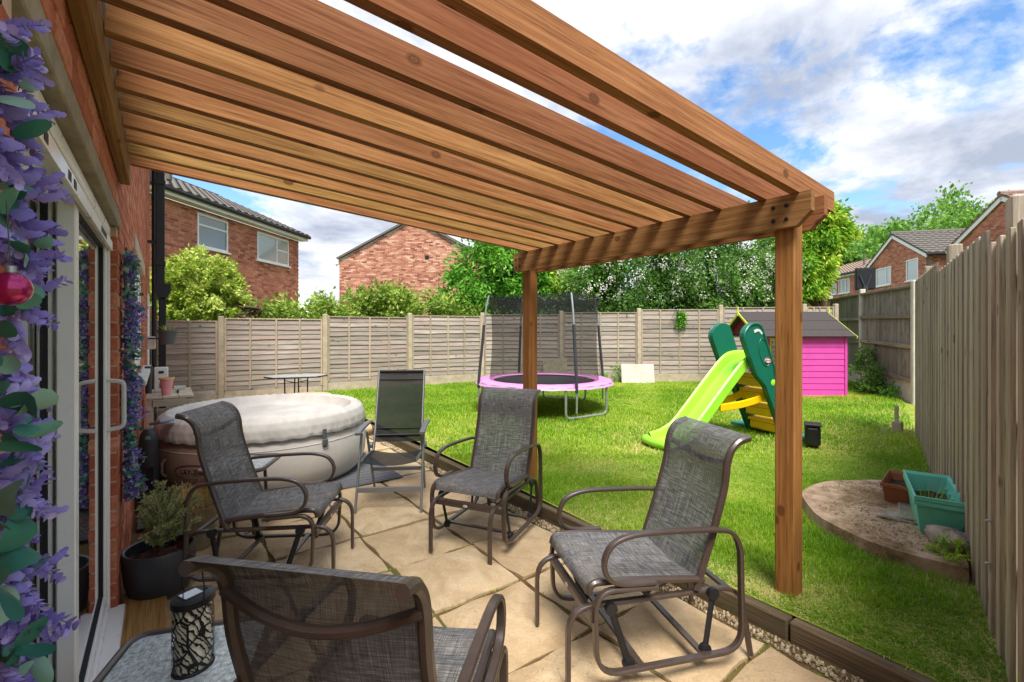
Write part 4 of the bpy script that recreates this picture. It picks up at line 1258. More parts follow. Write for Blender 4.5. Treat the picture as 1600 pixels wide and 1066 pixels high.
O('body', MB().lathe([(0, 0), (.065, 0), (.07, .05), (.068, .55), (.055, .63), (.03, .665), (0, .67)], 24), 'dark_grey_plastic', pump)
O('control_panel', MB().box((.09, .1, .70), (.12, .17, .025), rz=.5, rx=R(-14), bev=.005), 'panel_blue', pump)
O('grille', MB().box((.01, -.068, .25), (.05, .012, .22), bev=.003), 'black_plastic', pump)
mt = O('ground_mat', MB().box((0, 0, 0), (2.12, 2.08, .01), bev=.003), 'mat_foam', None, (.90, 5.52, .008))
tag(mt, 'dark grey foam mat under the hot tub', 'mat')
for k in range(24):
    O('rib', MB().box((0, 0, 0), (2.1, .03, .004)), 'mat_foam', mt, (0, -1.0 + k * .0866, .006))

# ------------------------------------------------------------------ potted plants by the door
def pot(name, label, loc, prof, mat, soil_r, soil_z, soilmat='soil'):
    t = T(name, label, 'plant pot', loc)
    O('pot', MB().lathe(prof, 40), mat, t)
    O('soil', MB().lathe([(soil_r, soil_z), (soil_r * .6, soil_z + .012), (0, soil_z + .016)], 24), soilmat, t)
    return t
p1 = pot('potted_shrub', 'dark grey round pot with a feathery green shrub beside the patio door', (-.015, 3.36, .0),
         [(0, .0), (.12, .0), (.142, .02), (.163, .09), (.172, .18), (.174, .255), (.168, .265), (.157, .262), (.153, .20), (.15, .19)], 'dark_grey_plastic', .152, .2)
mb = MB().tube(smoothpath([(0, 0, .2), (.008, .01, .30), (.0, .0, .40)], 5), [.016 - .0006 * k for k in range(11)], 8)
O('stem', mb, 'bark', p1)
V0, F0, R0 = [], [], []
tips = MB()
for k in range(120):
    a = random.uniform(0, 2 * PI); el = random.uniform(.15, 1.45); ln = random.uniform(.07, .25)
    d = Vector((math.cos(a) * math.cos(el), math.sin(a) * math.cos(el), math.sin(el)))
    if d.x < -.4: d.x *= .4
    b = Vector((random.uniform(-.02, .02), random.uniform(-.02, .02), random.uniform(.27, .38)))
    pts = smoothpath([b, b + d * ln * .5 + Vector((0, 0, .01)), b + d * ln + Vector((0, 0, .05 * random.random()))], 4)
    tips.tube(pts, .0028, 4)
    tone = random.random()
    P = []
    for q in range(170):
        f = random.uniform(.12, 1.0) * (len(pts) - 1); i = min(int(f), len(pts) - 2)
        P.append(pts[i].lerp(pts[i + 1], f - i))
    P = np.array(P); D = np.tile(np.array(d), (len(P), 1))
    V, F = leaf_cloud(P, rng.uniform(.018, .034, len(P)), .0058, D * .9, .6)
    F0.append(F + len(V0) * 0 + sum(len(x) for x in V0)); V0.append(V); R0.append(np.clip(tone * .6 + rng.random(len(P)) * .4, 0, 1))
O('twig', tips, 'bark', p1)
link('foliage', np_mesh('foliage', np.concatenate(V0), np.concatenate(F0), np.concatenate(R0)), 'rosemary', p1)
P = np.column_stack([rng.uniform(-.12, .12, 60), rng.uniform(-.12, .12, 60), np.full(60, .217)])
V, F = leaf_cloud(P, .03, .02, np.tile([1., 0, .15], (60, 1)), 1.0)
V[:, 2] = np.maximum(V[:, 2], .214)
link('fallen_leaves', np_mesh('fallen_leaves', V, F), 'dead_leaf', p1, kind='stuff')

p2 = pot('potted_grass', 'stone coloured pot of straw-dry ornamental grass behind the dark grey pot', (.165, 3.93, .0),
         [(0, 0), (.11, 0), (.125, .02), (.14, .26), (.15, .27), (.15, .29), (.128, .29), (.126, .25)], 'stone_pot', .126, .255)
def blades(n, base_r, z0, length, width, mat, name, parent, droop, seg=4, cx=0, cy=0, lean=1.0):
    V, F, Rn = [], [], []
    for k in range(n):
        a = random.uniform(0, 2 * PI); r = base_r * math.sqrt(random.random()); L_ = length * random.uniform(.6, 1.2)
        x, y = cx + math.cos(a) * r, cy + math.sin(a) * r; da = a + random.uniform(-.9, .9)
        dx, dy = math.cos(da), math.sin(da); out = random.uniform(.15, .6) * lean; b = len(V); rv = random.random()
        for i in range(seg + 1):
            t = i / seg; w = width * (1 - t * .85) * .5
            px_, py_ = x + dx * out * L_ * t ** 1.3 * 1.3, y + dy * out * L_ * t ** 1.3 * 1.3
            pz = z0 + L_ * t * (1 - .4 * out) - droop * L_ * t ** 2.6 * (.4 + out)
            V += [(px_ - dy * w, py_ + dx * w, pz), (px_ + dy * w, py_ - dx * w, pz)]
        for i in range(seg):
            q = b + i * 2; F.append((q, q + 1, q + 3, q + 2)); Rn.append(rv)
    return link(name, np_mesh(name, V, F, Rn), mat, parent)
blades(1100, .12, .25, .33, .0036, 'straw', 'dry_blades', p2, .85, 8)
blades(70, .06, .25, .20, .006, 'leaf_gold', 'green_blades', p2, .2, 4, .03, -.04)

# ------------------------------------------------------------------ garlands
def petal_mesh(k):
    """sprig of cupped petals along a thin stalk, along local +Z"""
    mb = MB(); r2 = random.Random(k); n = 9; L_ = .085
    mb.tube([(0, 0, 0), (.004, .002, L_ * .5), (0, .006, L_)], [.0016, .0013, .0008], 4)
    for i in range(n):
        f = (i + .6) / n; z = L_ * f; sz = .0155 * (1.15 - .55 * f)
        for q in range(2):
            a = i * 2.4 + q * PI + r2.uniform(-.3, .3); c = Vector((math.cos(a), math.sin(a), .55)).normalized(); up = Vector((0, 0, 1)); s_ = c.cross(up).normalized(); nrm = s_.cross(c)
            b = Vector((0, .006 * f, z))
            rim = [(.25, .55), (.6, .85), (.95, .62), (1.12, 0), (.95, -.62), (.6, -.85), (.25, -.55)]
            pts = [b] + [b + c * sz * p * 1.25 + s_ * sz * w * .8 + nrm * sz * (.28 * p * p + .25 * w * w) for p, w in rim]
            ctr = b + c * sz * .7 - nrm * sz * .02
            pts.append(ctr)
            mb.add(pts, [(8, i_, i_ + 1) for i_ in range(0, 7)] + [(8, 7, 0)])
    mb.smooth = True
    return mb.mesh('blossom_sprig')
def leaf_mesh(k, rad=.026, long_=1.0):
    r2 = random.Random(k + 50); mb = MB(); pts = [(0, 0, 0)]
    for i in range(12):
        a = 2 * PI * i / 12
        pts.append((math.sin(a) * rad * .85, math.sin(a) ** 2 * .006 + .004 * math.sin(2 * a + k), rad * long_ * (1 - math.cos(a))))
    ctr = (0, -.003, rad * long_ * 1.0); pts.append(ctr)
    mb.add(pts[1:], [(12, i, (i + 1) % 12) for i in range(12)])
    mb.smooth = True
    return mb.mesh('leaf')
PET = [petal_mesh(k) for k in range(5)]
LEA = [leaf_mesh(0, .019), leaf_mesh(1, .0125), leaf_mesh(2, .0115, 2.0), leaf_mesh(3, .0095)]
gar = T('garland', 'purple flower and teal leaf garland hanging on the brick pier at the left edge', 'garland', (-.183, .85, .55))
def aim(o, d, roll):
    o.rotation_mode = 'QUATERNION'
    o.rotation_quaternion = Vector(d).to_track_quat('Z', 'Y') @ Matrix.Rotation(roll, 3, 'Z').to_quaternion()
O('vine', MB().tube(smoothpath([(.006 + .004 * math.sin(k * 1.7), .02 * math.sin(k), k * .12) for k in range(12)], 4), .0018, 5), 'stem', gar)
for k in range(175):
    z = random.uniform(.0, 1.36); y = random.gauss(.0, .032); x = random.uniform(.006, .028)
    d = Vector((random.uniform(.1, .5), random.uniform(-.6, .9), random.uniform(-.95, .2)))
    if z < .2: d.z -= .5
    o = link('blossom_sprig', PET[k % 5], 'petal', gar, (x, y + .02, z)); aim(o, d, random.uniform(0, 6.28)); sc = random.uniform(.55, .85); o.scale = (sc, sc, sc)
for k in range(115):
    z = random.uniform(.0, 1.38); y = random.gauss(-.01, .035); x = random.uniform(.003, .045)
    d = Vector((random.uniform(.1, .8), random.uniform(-.9, .9), random.uniform(-.7, .6)))
    big = random.random() < .16
    o = link('leaf', LEA[0 if big else random.choice((1, 1, 2, 3))], 'eucalyptus', gar, (x, y, z)); aim(o, d, random.uniform(0, 6.28))
    if big: o.scale = (1.25,) * 3
# bauble hanging in the garland
bb = T('bauble', 'shiny magenta bauble hanging in the left garland', 'bauble', (-.139, .765, 1.528))
O('ball', MB().lathe([(.019 * math.sin(PI * k / 16), .019 - .019 * math.cos(PI * k / 16)) for k in range(17)], 32), 'bauble', bb)
O('cap', MB().lathe([(.005, 0), (.005, .007), (0, .008)], 12, c=(0, 0, .0375)), 'galv_metal', bb)
O('string', MB().tube([(0, 0, .045), (-.005, .01, .12)], .0006, 4), 'stem', bb)
# second garland on the wall past the door
g2 = T('garland', 'purple flower and green leaf garland on the wall beyond the patio door', 'garland', (-.178, 3.44, .55))
n = 7500
z = rng.uniform(0, 1.38, n)
bump_ = .75 + .35 * np.sin(z * 14) + .25 * np.sin(z * 31)
P = np.column_stack([np.abs(rng.normal(.02, .024, n)) * bump_ + .004, rng.normal(0, .055, n) * bump_, z])
V, F = leaf_cloud(P, rng.uniform(.012, .022, n), rng.uniform(.009, .016, n), np.tile([.5, 0, -.5], (n, 1)), .9)
link('blossom', np_mesh('blossom', V, F, rng.random(n)), 'petal_far', g2)
n = 900
z = rng.uniform(0, 1.40, n)
P = np.column_stack([np.abs(rng.normal(.015, .022, n)) + .004, rng.normal(0, .065, n), z])
V, F = leaf_cloud(P, rng.uniform(.02, .045, n), rng.uniform(.016, .036, n), np.tile([.5, 0, -.2], (n, 1)), .9)
link('foliage', np_mesh('foliage', V, F, rng.random(n)), 'eucalyptus_far', g2)
O('vine', MB().tube([(.01, 0, 0), (.014, .01, .7), (.01, 0, 1.42)], .005, 6), 'stem', g2)

# ------------------------------------------------------------------ bench and clutter by the wall
bench = T('potting_bench', 'pale weathered timber bench against the house wall behind the hot tub', 'bench', (.065, 7.03, 0))
for k in range(3): O('top_plank', MB().box((0, 0, 0), (.145, .86, .03), bev=.004), 'bench_wood', bench, (-.148 + k * .148, 0, .735))
for sx in (-.19, .19):
    for sy in (-.38, .38): O('leg', MB().box((sx, sy, .36), (.06, .06, .72), bev=.004), 'bench_wood', bench)
O('shelf', MB().box((0, 0, .3), (.42, .82, .025), bev=.004), 'bench_wood', bench)
O('front_rail', MB().box((0, -.415, .675), (.32, .025, .08), bev=.004), 'bench_wood', bench)
wb = T('storage_tub', 'clear white storage tub on the shelf of the timber bench', 'tub', (.06, 6.98, .3145))
O('bin', MB().lathe([(0, 0), (.13, 0), (.17, .22), (.185, .225), (.185, .235), (.16, .235), (.125, .012)], 4, a0=PI / 4, a1=PI / 4 + 2 * PI), 'white_plastic', wb)
def bucket(name, label, loc, r0, r1, h, mat):
    t = T(name, label, 'pot', loc)
    O('pot', MB().lathe([(0, 0), (r0, 0), (r1, h - .02), (r1 + .008, h - .02), (r1 + .008, h), (r1 - .004, h), (r0 - .004, .006)], 24), mat, t); return t
pb = bucket('bucket', 'small pink bucket standing on the timber bench', (.03, 6.75, .7505), .045, .065, .20, 'pale_pink')
O('rim_band', MB().lathe([(.075, .182), (.077, .19), (.075, .2)], 24), 'paper_yellow', pb)
wbx = T('plastic_box', 'small white box with dark buttons on the timber bench', 'box', (-.02, 7.12, .7505))
O('case', MB().box((0, 0, .15), (.14, .1, .30), bev=.01), 'white_plastic', wbx)
O('dial', MB().box((.0, -.052, .24), (.05, .008, .03)), 'black_plastic', wbx)
O('dial', MB().box((.02, -.052, .08), (.07, .008, .06)), 'black_plastic', wbx)
tl = T('hand_tool', 'small dark hand tool lying on the timber bench', 'tool', (.14, 7.0, .7505))
O('grip', MB().tube([(0, -.16, .012), (0, -.02, .012)], .011, 7), 'black_plastic', tl); O('blade', MB().bar([(0, -.02, .012), (.01, .12, .012)], .03, .004, (1, 0, 0)), 'black_metal', tl)
tr_ = T('seed_tray', 'pale plastic tray lying on the timber bench', 'tray', (.17, 7.27, .7505))
O('tray', MB().lathe([(0, .004), (.07, .004), (.085, .04), (.09, .04), (.074, 0), (0, 0)], 4, a0=PI / 4, a1=PI / 4 + 2 * PI), 'white_plastic', tr_)
hp = T('wall_planter', 'grey plastic wall pot with a small green plant above the bench', 'plant pot', (.05, 7.75, 1.31))
O('pot', MB().lathe([(0, 0), (.075, 0), (.105, .16), (.118, .16), (.118, .19), (.1, .19), (.07, .012)], 24), 'grey_plastic', hp)
O('bracket', MB().box((-.1, 0, .08), (.22, .03, .02)), 'black_metal', hp)
O('soil', MB().lathe([(.1, .16), (0, .165)], 16), 'soil', hp)
blades(40, .05, .16, .16, .012, 'leaf_variegated', 'foliage', hp, .3, 4)
vc = T('hose_holder', 'dark grey upright hose holder on the wall beside the bench', 'hose', (-.13, 6.55, .80))
O('body', MB().tube([(0, 0, 0), (0, 0, .30)], [.03, .035], 12), 'dark_grey_plastic', vc)
O('mount', MB().box((-.03, 0, .2), (.05, .05, .05)), 'dark_grey_plastic', vc)

# folding table and drum by the back fence
ft = T('garden_table', 'folding garden table with thin black legs in front of the back fence', 'table', (2.02, 9.55, 0), R(-15))
hexa = [(-.55, -.0), (-.38, -.27), (.38, -.27), (.55, 0), (.38, .27), (-.38, .27)]
O('table_rim', MB().prism(hexa, .612, .632), 'black_metal', ft)
O('glass_top', MB().prism([(x * .96, y * .95) for x, y in hexa], .6325, .638), 'frosted_glass', ft)
for sx in (-.2, .2):
    O('leg', MB().tube(fillet([(sx, -.02, .61), (sx * .95, 0, .14), (sx * 2.1, -.02, .03), (sx * 2.4, -.02, .0)], .06), .012, 7), 'black_metal', ft)
    O('leg', MB().tube([(sx * .15, .1, .61), (sx * .2, .12, 0)], .012, 7), 'black_metal', ft)
O('brace', MB().tube([(-.2, 0, .55), (0, .02, .5), (.2, 0, .55)], .008, 6), 'black_metal', ft)
dr = T('round_drum', 'low round pale wooden drum between the hot tub and the garden table', 'drum', (2.08, 8.95, 0))
O('drum', MB().lathe([(0, 0), (.38, 0), (.385, .30), (.40, .305), (.40, .335), (.385, .34), (0, .345)], 40), 'pale_drum', dr)

rm = T('rolled_mat', 'short beige rolled mat lying behind the hot tub by the lawn edging', 'mat', (2.22, 6.55, 0), .5)
sp_ = [(.02 + .004 * q_) for q_ in range(17)]
O('roll', MB().tube([(-.16, 0, .085), (.16, 0, .085)], .08, 14), 'pale_drum', rm)
O('rolled_end', MB().tube([(.161, math.cos(q_ * .9) * r_, .085 + math.sin(q_ * .9) * r_) for q_, r_ in enumerate(sp_[:15])], .004, 4), 'bark', rm)
# ------------------------------------------------------------------ trampoline
lz = lawn_z(5.22, 6.09)
tp = T('trampoline', 'round trampoline with pink pad and black safety net on the lawn', 'trampoline', (5.22, 6.09, lz), R(20))
TR, TZ = 1.13, .47
O('frame_ring', MB().tube([(math.cos(a) * TR, math.sin(a) * TR, TZ) for a in [2 * PI * k / 60 for k in range(60)]], .022, 8, closed=True), 'galv_metal', tp)
O('jumping_mat', MB().lathe([(0, TZ - .01), (.5, TZ - .006), (.90, TZ + .004)], 60), 'black_mat', tp)
def padf(u, v):
    a = u * 2 * PI; r = .86 + v * .31
    return (math.cos(a) * r, math.sin(a) * r, TZ + .028 + .02 * math.sin(PI * v) - (.05 * max(0, v - .85) / .15) + .004 * math.sin(a * 23) * v)
O('pink_pad', MB().grid(padf, 120, 8), 'pink_vinyl', tp)
for k in range(3):
    a = R(-112 + 120 * k); da = R(22)
    p0, p1_ = a - da, a + da
    x0, y0, x1, y1 = math.cos(p0) * TR, math.sin(p0) * TR, math.cos(p1_) * TR, math.sin(p1_) * TR
    O('leg', MB().tube(fillet([(x0, y0, TZ - .01), (x0, y0, .02), (x1, y1, .02), (x1, y1, TZ - .01)], .1, 6), .019, 8), 'galv_metal', tp)
def netf(u, v):
    a = u * 2 * PI; r = .93 - .05 * math.sin(PI * v) + .018 * math.sin(a * 3) * math.sin(PI * v)
    return (math.cos(a) * r, math.sin(a) * r, TZ + .02 + v * (1.40 + .03 * math.sin(a * 3 + 1)))
O('net', MB().grid(netf, 72, 12), 'net', tp)
O('net_band', MB().lathe([(.934, TZ + 1.26), (.937, TZ + 1.42)], 72), 'net', tp)
for k in range(4):
    a = R(-126 + 90 * k); c, s_ = math.cos(a), math.sin(a)
    path = smoothpath([(c * (TR + .03), s_ * (TR + .03), .10), (c * (TR + .03), s_ * (TR + .03), .5), (c * 1.10, s_ * 1.10, 1.1), (c * 1.05, s_ * 1.05, 1.6), (c * .99, s_ * .99, 1.90)], 5)
    po = O('net_pole', MB().tube(path, .0155, 8), 'galv_metal', tp)
    O('pole_sleeve', MB().tube(path[4:14], .024, 8), 'dark_grey_plastic', po)

# paving slabs leaning against the back fence
def leaning(label, loc, rz, w, h, lean, mat):
    o = O('leaning_slab', MB().box((0, 0, h / 2), (w, .045, h), bev=.006), mat, None, loc)
    o.rotation_euler = (R(-lean), 0, rz); return tag(o, label, 'paving slab', 'spare slabs leaning on the back fence')
fa = math.atan2(-1.2, 1.53)
leaning('pale sandy slab leaning on the back fence between trampoline and slide', (9.30, 7.32, .19), fa, .80, .48, 12, 'concrete_white')
leaning('brown slab leaning on the back fence behind the trampoline net', (7.72, 8.58, .22), fa, .60, .58, 12, 'stone_pot')

# ------------------------------------------------------------------ slide
sx0, sy0 = 6.47, 2.93
sl = T('play_slide', 'lime green plastic slide with dark green side panels and yellow steps', 'slide', (sx0, sy0, lawn_z(sx0, sy0)), math.atan2(.235, -.972))
# local +X runs from the ladder to the foot of the chute
cp = smoothpath([(.30, 0, 1.00), (.46, 0, 1.00), (.64, 0, .94), (.95, 0, .66), (1.25, 0, .37), (1.48, 0, .16), (1.66, 0, .085), (1.84, 0, .075)], 5)
def chute(u, v):
    f = v * (len(cp) - 1); i = min(int(f), len(cp) - 2); q = cp[i].lerp(cp[i + 1], f - i); t = (cp[i + 1] - cp[i]).normalized()
    n = Vector((-t.z, 0, t.x)) if t.x >= 0 else Vector((t.z, 0, -t.x))
    prf = [(-.19, .0), (-.195, .115), (-.175, .13), (-.155, .115), (-.13, .02), (-.08, .0), (.08, .0), (.13, .02), (.155, .115), (.175, .13), (.195, .115), (.19, .0)]
    k = u * (len(prf) - 1); j = min(int(k), len(prf) - 2); a = k - j
    y = prf[j][0] + (prf[j + 1][0] - prf[j][0]) * a; h = prf[j][1] + (prf[j + 1][1] - prf[j][1]) * a
    flare = 1 + .18 * max(0, (v - .75) / .25); fade = 1 - .35 * max(0, (v - .8) / .2)
    p = q + n * (h * fade - .04)
    return (p.x, y * flare, p.z)
ch = O('chute', MB().grid(chute, 44, 70), 'slide_lime', sl)
O('chute_lip', MB().tube(smoothpath([chute(0, 1), (1.92, -.17, .055), (1.94, 0, .05), (1.92, .17, .055), chute(1, 1)], 5), .05, 10), 'slide_lime', ch)
def panel_outline():
    # leaning side panel: rounded top, foot at the ground (x, z)
    foot = Vector((.04, .02)); top = Vector((.70, 1.43)); d = (top - foot).normalized(); n = Vector((-d.y, d.x)); w = .17
    out = [foot - n * .07, foot + d * .75 - n * .085, foot + d * .95 - n * w]
    L_ = (top - foot).length
    for k in range(11):
        a = -PI / 2 + PI * k / 10; out.append(foot + d * (L_ - .13 + math.cos(a) * .13) + n * (math.sin(a) * w))
    out += [foot + d * .9 + n * w * .9, foot + d * .6 + n * .085, foot + n * .07]
    return [(p.x, p.y) for p in out]
po = panel_outline()
cx_, cz_ = sum(p[0] for p in po) / len(po), sum(p[1] for p in po) / len(po)
for sg in (-1, 1):
    y0, y1 = sg * .205, sg * .27
    pn = O('side_panel', MB().prism(po, min(y0, y1), max(y0, y1), 'Y'), 'slide_green', sl)
    # raised border and hand hole on the outside
    ring_ = [(cx_ + (x - cx_) * .97, sg * .27, cz_ + (z_ - cz_) * .97) for x, z_ in po]
    O('rim', MB().tube(ring_, .016, 7, closed=True), 'slide_green', pn)
    O('grab_hole', MB().bar(smoothpath([(.50, sg * .273, 1.31), (.56, sg * .273, 1.36), (.64, sg * .273, 1.34)], 4), .006, .03), 'white_plastic', pn)
    O('inset', MB().tube([(.46 + .08 * math.cos(a) + .10 * math.sin(a) * .42, sg * .272, 1.08 + .17 * math.sin(a)) for a in [2 * PI * k / 24 for k in range(24)]], .006, 5, closed=True), 'slide_green', pn)
    for (x, z_, m_) in ((.30, .70, 'slide_lime'), (.22, .50, 'slide_yellow')):
        O('peg', MB().lathe([(0, .008), (.034, .006), (.042, 0)], 16), m_, pn, (x, sg * .272, z_)).rotation_euler = (-sg * PI / 2, 0, 0)
    em = O('badge', MB().lathe([(0, .006), (.05, .005), (.055, 0)], 24, sy=.6), 'white_plastic', pn, (.40, sg * .273, .98)); em.rotation_euler = (-sg * PI / 2, 0, 0)
    O('badge_ring', MB().tube([(math.cos(a) * .05, math.sin(a) * .029, .006) for a in [2 * PI * k / 24 for k in range(24)]], .004, 5, closed=True), 'red_label', pn, (.40, sg * .273, .98)).rotation_euler = (-sg * PI / 2, 0, 0)
    lt = link('lettering', text_mesh('little tikes', .021, .001), 'black_plastic', pn, (.40, sg * .2805, .98)); lt.rotation_euler = (PI / 2, 0, 0 if sg < 0 else PI)
for k, z_ in enumerate((.17, .37, .57, .77)):
    x = .02 + (z_) * .40
    O('step', MB().box((x - .0, 0, z_ + .01), (.21, .40, .04), bev=.014).box((x + .01, 0, z_ - .065), (.15, .38, .12), bev=.02), 'slide_yellow', sl)
O('platform', MB().box((.36, 0, .955), (.2, .40, .05), bev=.015), 'slide_lime', sl)
for sg in (-1, 1):
    O('brace', MB().bar(smoothpath([(.20, sg * .16, .57), (.30, sg * .16, .56), (.42, sg * .16, .49), (.72, sg * .16, .44), (1.08, sg * .16, .42)], 4), .09, .035, (0, 0, 1)), 'slide_yellow', sl)
O('base_bar', MB().box((-.02, 0, .03), (.2, 1.16, .05), bev=.02), 'slide_teal', sl)

# black box beside the ladder
bg = T('toy_box', 'black plastic box standing on the lawn behind the nearer pergola post', 'box', (6.15, 2.31, lawn_z(6.15, 2.31)), .4)
O('body', MB().box((0, 0, .125), (.20, .16, .25), bev=.05), 'black_plastic', bg)
O('lid', MB().box((0, 0, .255), (.21, .17, .03), bev=.01), 'black_plastic', bg)
# ------------------------------------------------------------------ playhouse
ph = T('playhouse', 'bright pink wooden playhouse with brown felt roof in the far right corner', 'playhouse', (10.79, 4.63, lawn_z(11, 4)), -YAW - .03)
# local +X along the visible long side towards the right, local -Y faces the camera
PW, PD, EV, RG = 1.62, 1.55, 1.22, 1.66
for k in range(10):
    h = EV / 10
    O('weatherboard', MB().box((.21, 0, 0), (PW - .42, .016, h * 1.02), rx=R(-5), bev=.002), 'play_pink', ph, (0, -PD / 2, (k + .5) * h))
for x in (-PW / 2 + .42, PW / 2): O('corner_trim', MB().box((x, -PD / 2 - .015, EV / 2), (.05, .03, EV), bev=.004), 'play_pink', ph)
O('side_wall', MB().prism([(-PD / 2, 0), (PD / 2, 0), (PD / 2, EV), (0, RG), (-PD / 2, EV)], -.01, .01, 'Y'), 'play_pink', ph, (PW / 2 - .03, 0, 0), PI / 2)
O('front_wall', MB().prism([(-PD / 2 + .02, 0), (PD / 2, 0), (PD / 2, EV), (-PD / 2 + .02, EV)], -.01, .01, 'Y'), 'play_pink', ph, (-PW / 2 + .45, 0, 0), PI / 2)
O('front_gable', MB().prism([(-PD / 2, EV), (PD / 2, EV), (0, RG)], -.012, .012, 'Y'), 'play_red', ph, (-PW / 2 + .0, 0, 0), PI / 2)
for sg in (-1, 1):
    a = math.atan2(RG - EV, PD / 2); sl_ = math.hypot(RG - EV, PD / 2) + .16
    y = sg * (PD / 4 + .055); z_ = (EV + RG) / 2 + .0
    O('roof', MB().box((0, y, z_ + .0), (PW + .28, sl_, .025), rx=-sg * a), 'felt', ph)
    for q in (-.25, .12):
        O('felt_lap', MB().box((0, y + q * sl_ * math.cos(a), z_ - sg * q * sl_ * math.sin(a) + .016), (PW + .27, .03, .008), rx=-sg * a), 'felt', ph)
    for x in (-PW / 2 - .15, PW / 2 + .15):
        O('bargeboard', MB().box((x, y, z_ - .02), (.016, sl_, .045), rx=-sg * a), 'play_lime', ph)
for x in (-PW / 2 - .16, PW / 2 + .16): O('finial', MB().box((x, 0, RG + .06), (.02, .045, .2), bev=.004), 'play_lime', ph)
wf = MB()
ring(wf, -.70, -.25, .45, 1.15, -PW / 2 + .405, -PW / 2 + .432, .05)
o = O('window', wf, 'play_lime', ph); O('pane', MB().span((-PW / 2 + .415, -.66, .49), (-PW / 2 + .43, -.29, 1.11)), 'glass_far', o)
O('door', MB().box((-PW / 2 + .42, .25, .5), (.03, .5, .98), bev=.005), 'play_lime', ph)
for y in (-PD / 2 + .03, PD / 2 - .03): O('porch_post', MB().box((-PW / 2 + .02, y, EV / 2), (.05, .05, EV), bev=.004), 'play_lime', ph)
O('plinth', MB().box((0, 0, -.02), (PW + .5, PD + .3, .05)), 'deck_wood', ph)

# black basketball backboard seen from behind, above the closeboard fence
bkb = T('basketball_backboard', 'black square backboard on a pole showing above the closeboard fence', 'backboard', (15.15, 4.42, 0), -YAW - .45)
O('pole', MB().tube([(0, 0, 0), (0, 0, 2.75)], .03, 10), 'black_metal', bkb)
O('board', MB().box((0, .0, 2.88), (.46, .03, .60), bev=.02).box((0, -.02, 2.88), (.39, .03, .53), bev=.015), 'black_plastic', bkb)
for sg in (-1, 1): O('strut', MB().bar([(0, -.06, 2.62), (sg * .13, -.06, 2.99)], .03, .03, (0, 1, 0)), 'dark_grey_plastic', bkb)
O('hoop_bracket', MB().box((0, -.05, 2.61), (.1, .05, .12), bev=.01), 'dark_grey_plastic', bkb)

# ------------------------------------------------------------------ round concrete pad with troughs
PZ = .195
pad = T('concrete_pad', 'round concrete pad in the lawn against the board fence', 'concrete pad', (4.38, .80, 0))
poly = []
for k in range(48):
    a = 2 * PI * k / 48; r = .86 * (1 + .012 * math.sin(5 * a) + .008 * math.sin(11 * a)); x, y = math.cos(a) * r, math.sin(a) * r
    w = Vector((4.38 + x - 2.785, .80 + y - .315)); dist = w.x * -.268 + w.y * .9634
    if dist < .03:
        x += -.268 * (.03 - dist) ; y += .9634 * (.03 - dist)
    poly.append((x, y))
rim = [(x, y, PZ - .012) for x, y in poly]; inn = [(x * .97, y * .97 , PZ) for x, y in poly]; bot = [(x * 1.01, y * 1.01, .0) for x, y in poly]
mb = MB(); n = 48
mb.add(bot + rim + inn, [(i, (i + 1) % n, n + (i + 1) % n, n + i) for i in range(n)] + [(n + i, n + (i + 1) % n, 2 * n + (i + 1) % n, 2 * n + i) for i in range(n)] + [tuple(range(2 * n, 3 * n))])
O('disc', mb, 'round_concrete', pad)
mc = O('manhole_cover', MB().box((0, 0, 0), (.40, .26, .012), bev=.003), 'stone_pot', pad, (-.13, .10, PZ + .005), R(15))
ring_b = MB()
for a, b in (((-.205, -.135), (.205, -.125)), ((-.205, .125), (.205, .135)), ((-.205, -.1245), (-.195, .1245)), ((.195, -.1245), (.205, .1245))): ring_b.span((a[0], a[1], .0), (b[0], b[1], .012))
O('cover_frame', ring_b, 'rock', mc)
def trough(name, label, loc, rz, L_, W_, H_, mat, lips=1):
    t = T(name, label, 'planter', loc, rz)
    mb = MB()
    def q(hx, hy, z): return [(-hx, -hy, z), (hx, -hy, z), (hx, hy, z), (-hx, hy, z)]
    lv = [q(L_ * .42, W_ * .36, 0), q(L_ * .47, W_ * .45, H_ - .03)]
    for k in range(lips): lv += [q(L_ * .5, W_ * .5, H_ - .03 + k * .03), q(L_ * .5, W_ * .5, H_ - .005 + k * .03), q(L_ * .485, W_ * .47, H_ - .004 + k * .03)]
    lv += [q(L_ * .46, W_ * .43, H_ - .02 + (lips - 1) * .03), q(L_ * .42, W_ * .36, H_ * .45)]
    V = [p for l in lv for p in l]; F = [(3, 2, 1, 0)]
    for k in range(len(lv) - 1):
        for i in range(4): F.append((k * 4 + i, k * 4 + (i + 1) % 4, k * 4 + 4 + (i + 1) % 4, k * 4 + 4 + i))
    mb.add(V, F); O('trough', mb, mat, t)
    for k in range(5):
        O('rib', MB().box((-L_ * .36 + k * L_ * .18, -W_ * .415, H_ * .45), (.03, .012, H_ * .7), rx=R(-7), bev=.003), mat, t)
    sb = MB().grid(lambda u, v: ((u - .5) * L_ * .87, (v - .5) * W_ * .8, H_ * .55 + .012 * math.sin(9 * u + 4 * v) * math.sin(7 * v + 2)), 10, 5)
    O('soil', sb, 'soil', t)
    return t
tt = trough('planter_trough', 'pair of nested turquoise plastic troughs on the concrete pad by the fence', (4.20, .84, PZ), R(18), .68, .26, .225, 'teal_plastic', 2)
blades(90, .07, .11, .17, .005, 'leaf_gold', 'weeds', tt, .1, 4, -.10, .02)
blades(14, .05, .11, .24, .003, 'straw', 'dry_stalk', tt, .0, 3, .05, .0)
trough('planter_trough', 'terracotta brown plastic trough on the far edge of the concrete pad', (4.62, 1.12, PZ), R(8), .46, .19, .15, 'terracotta_plastic')
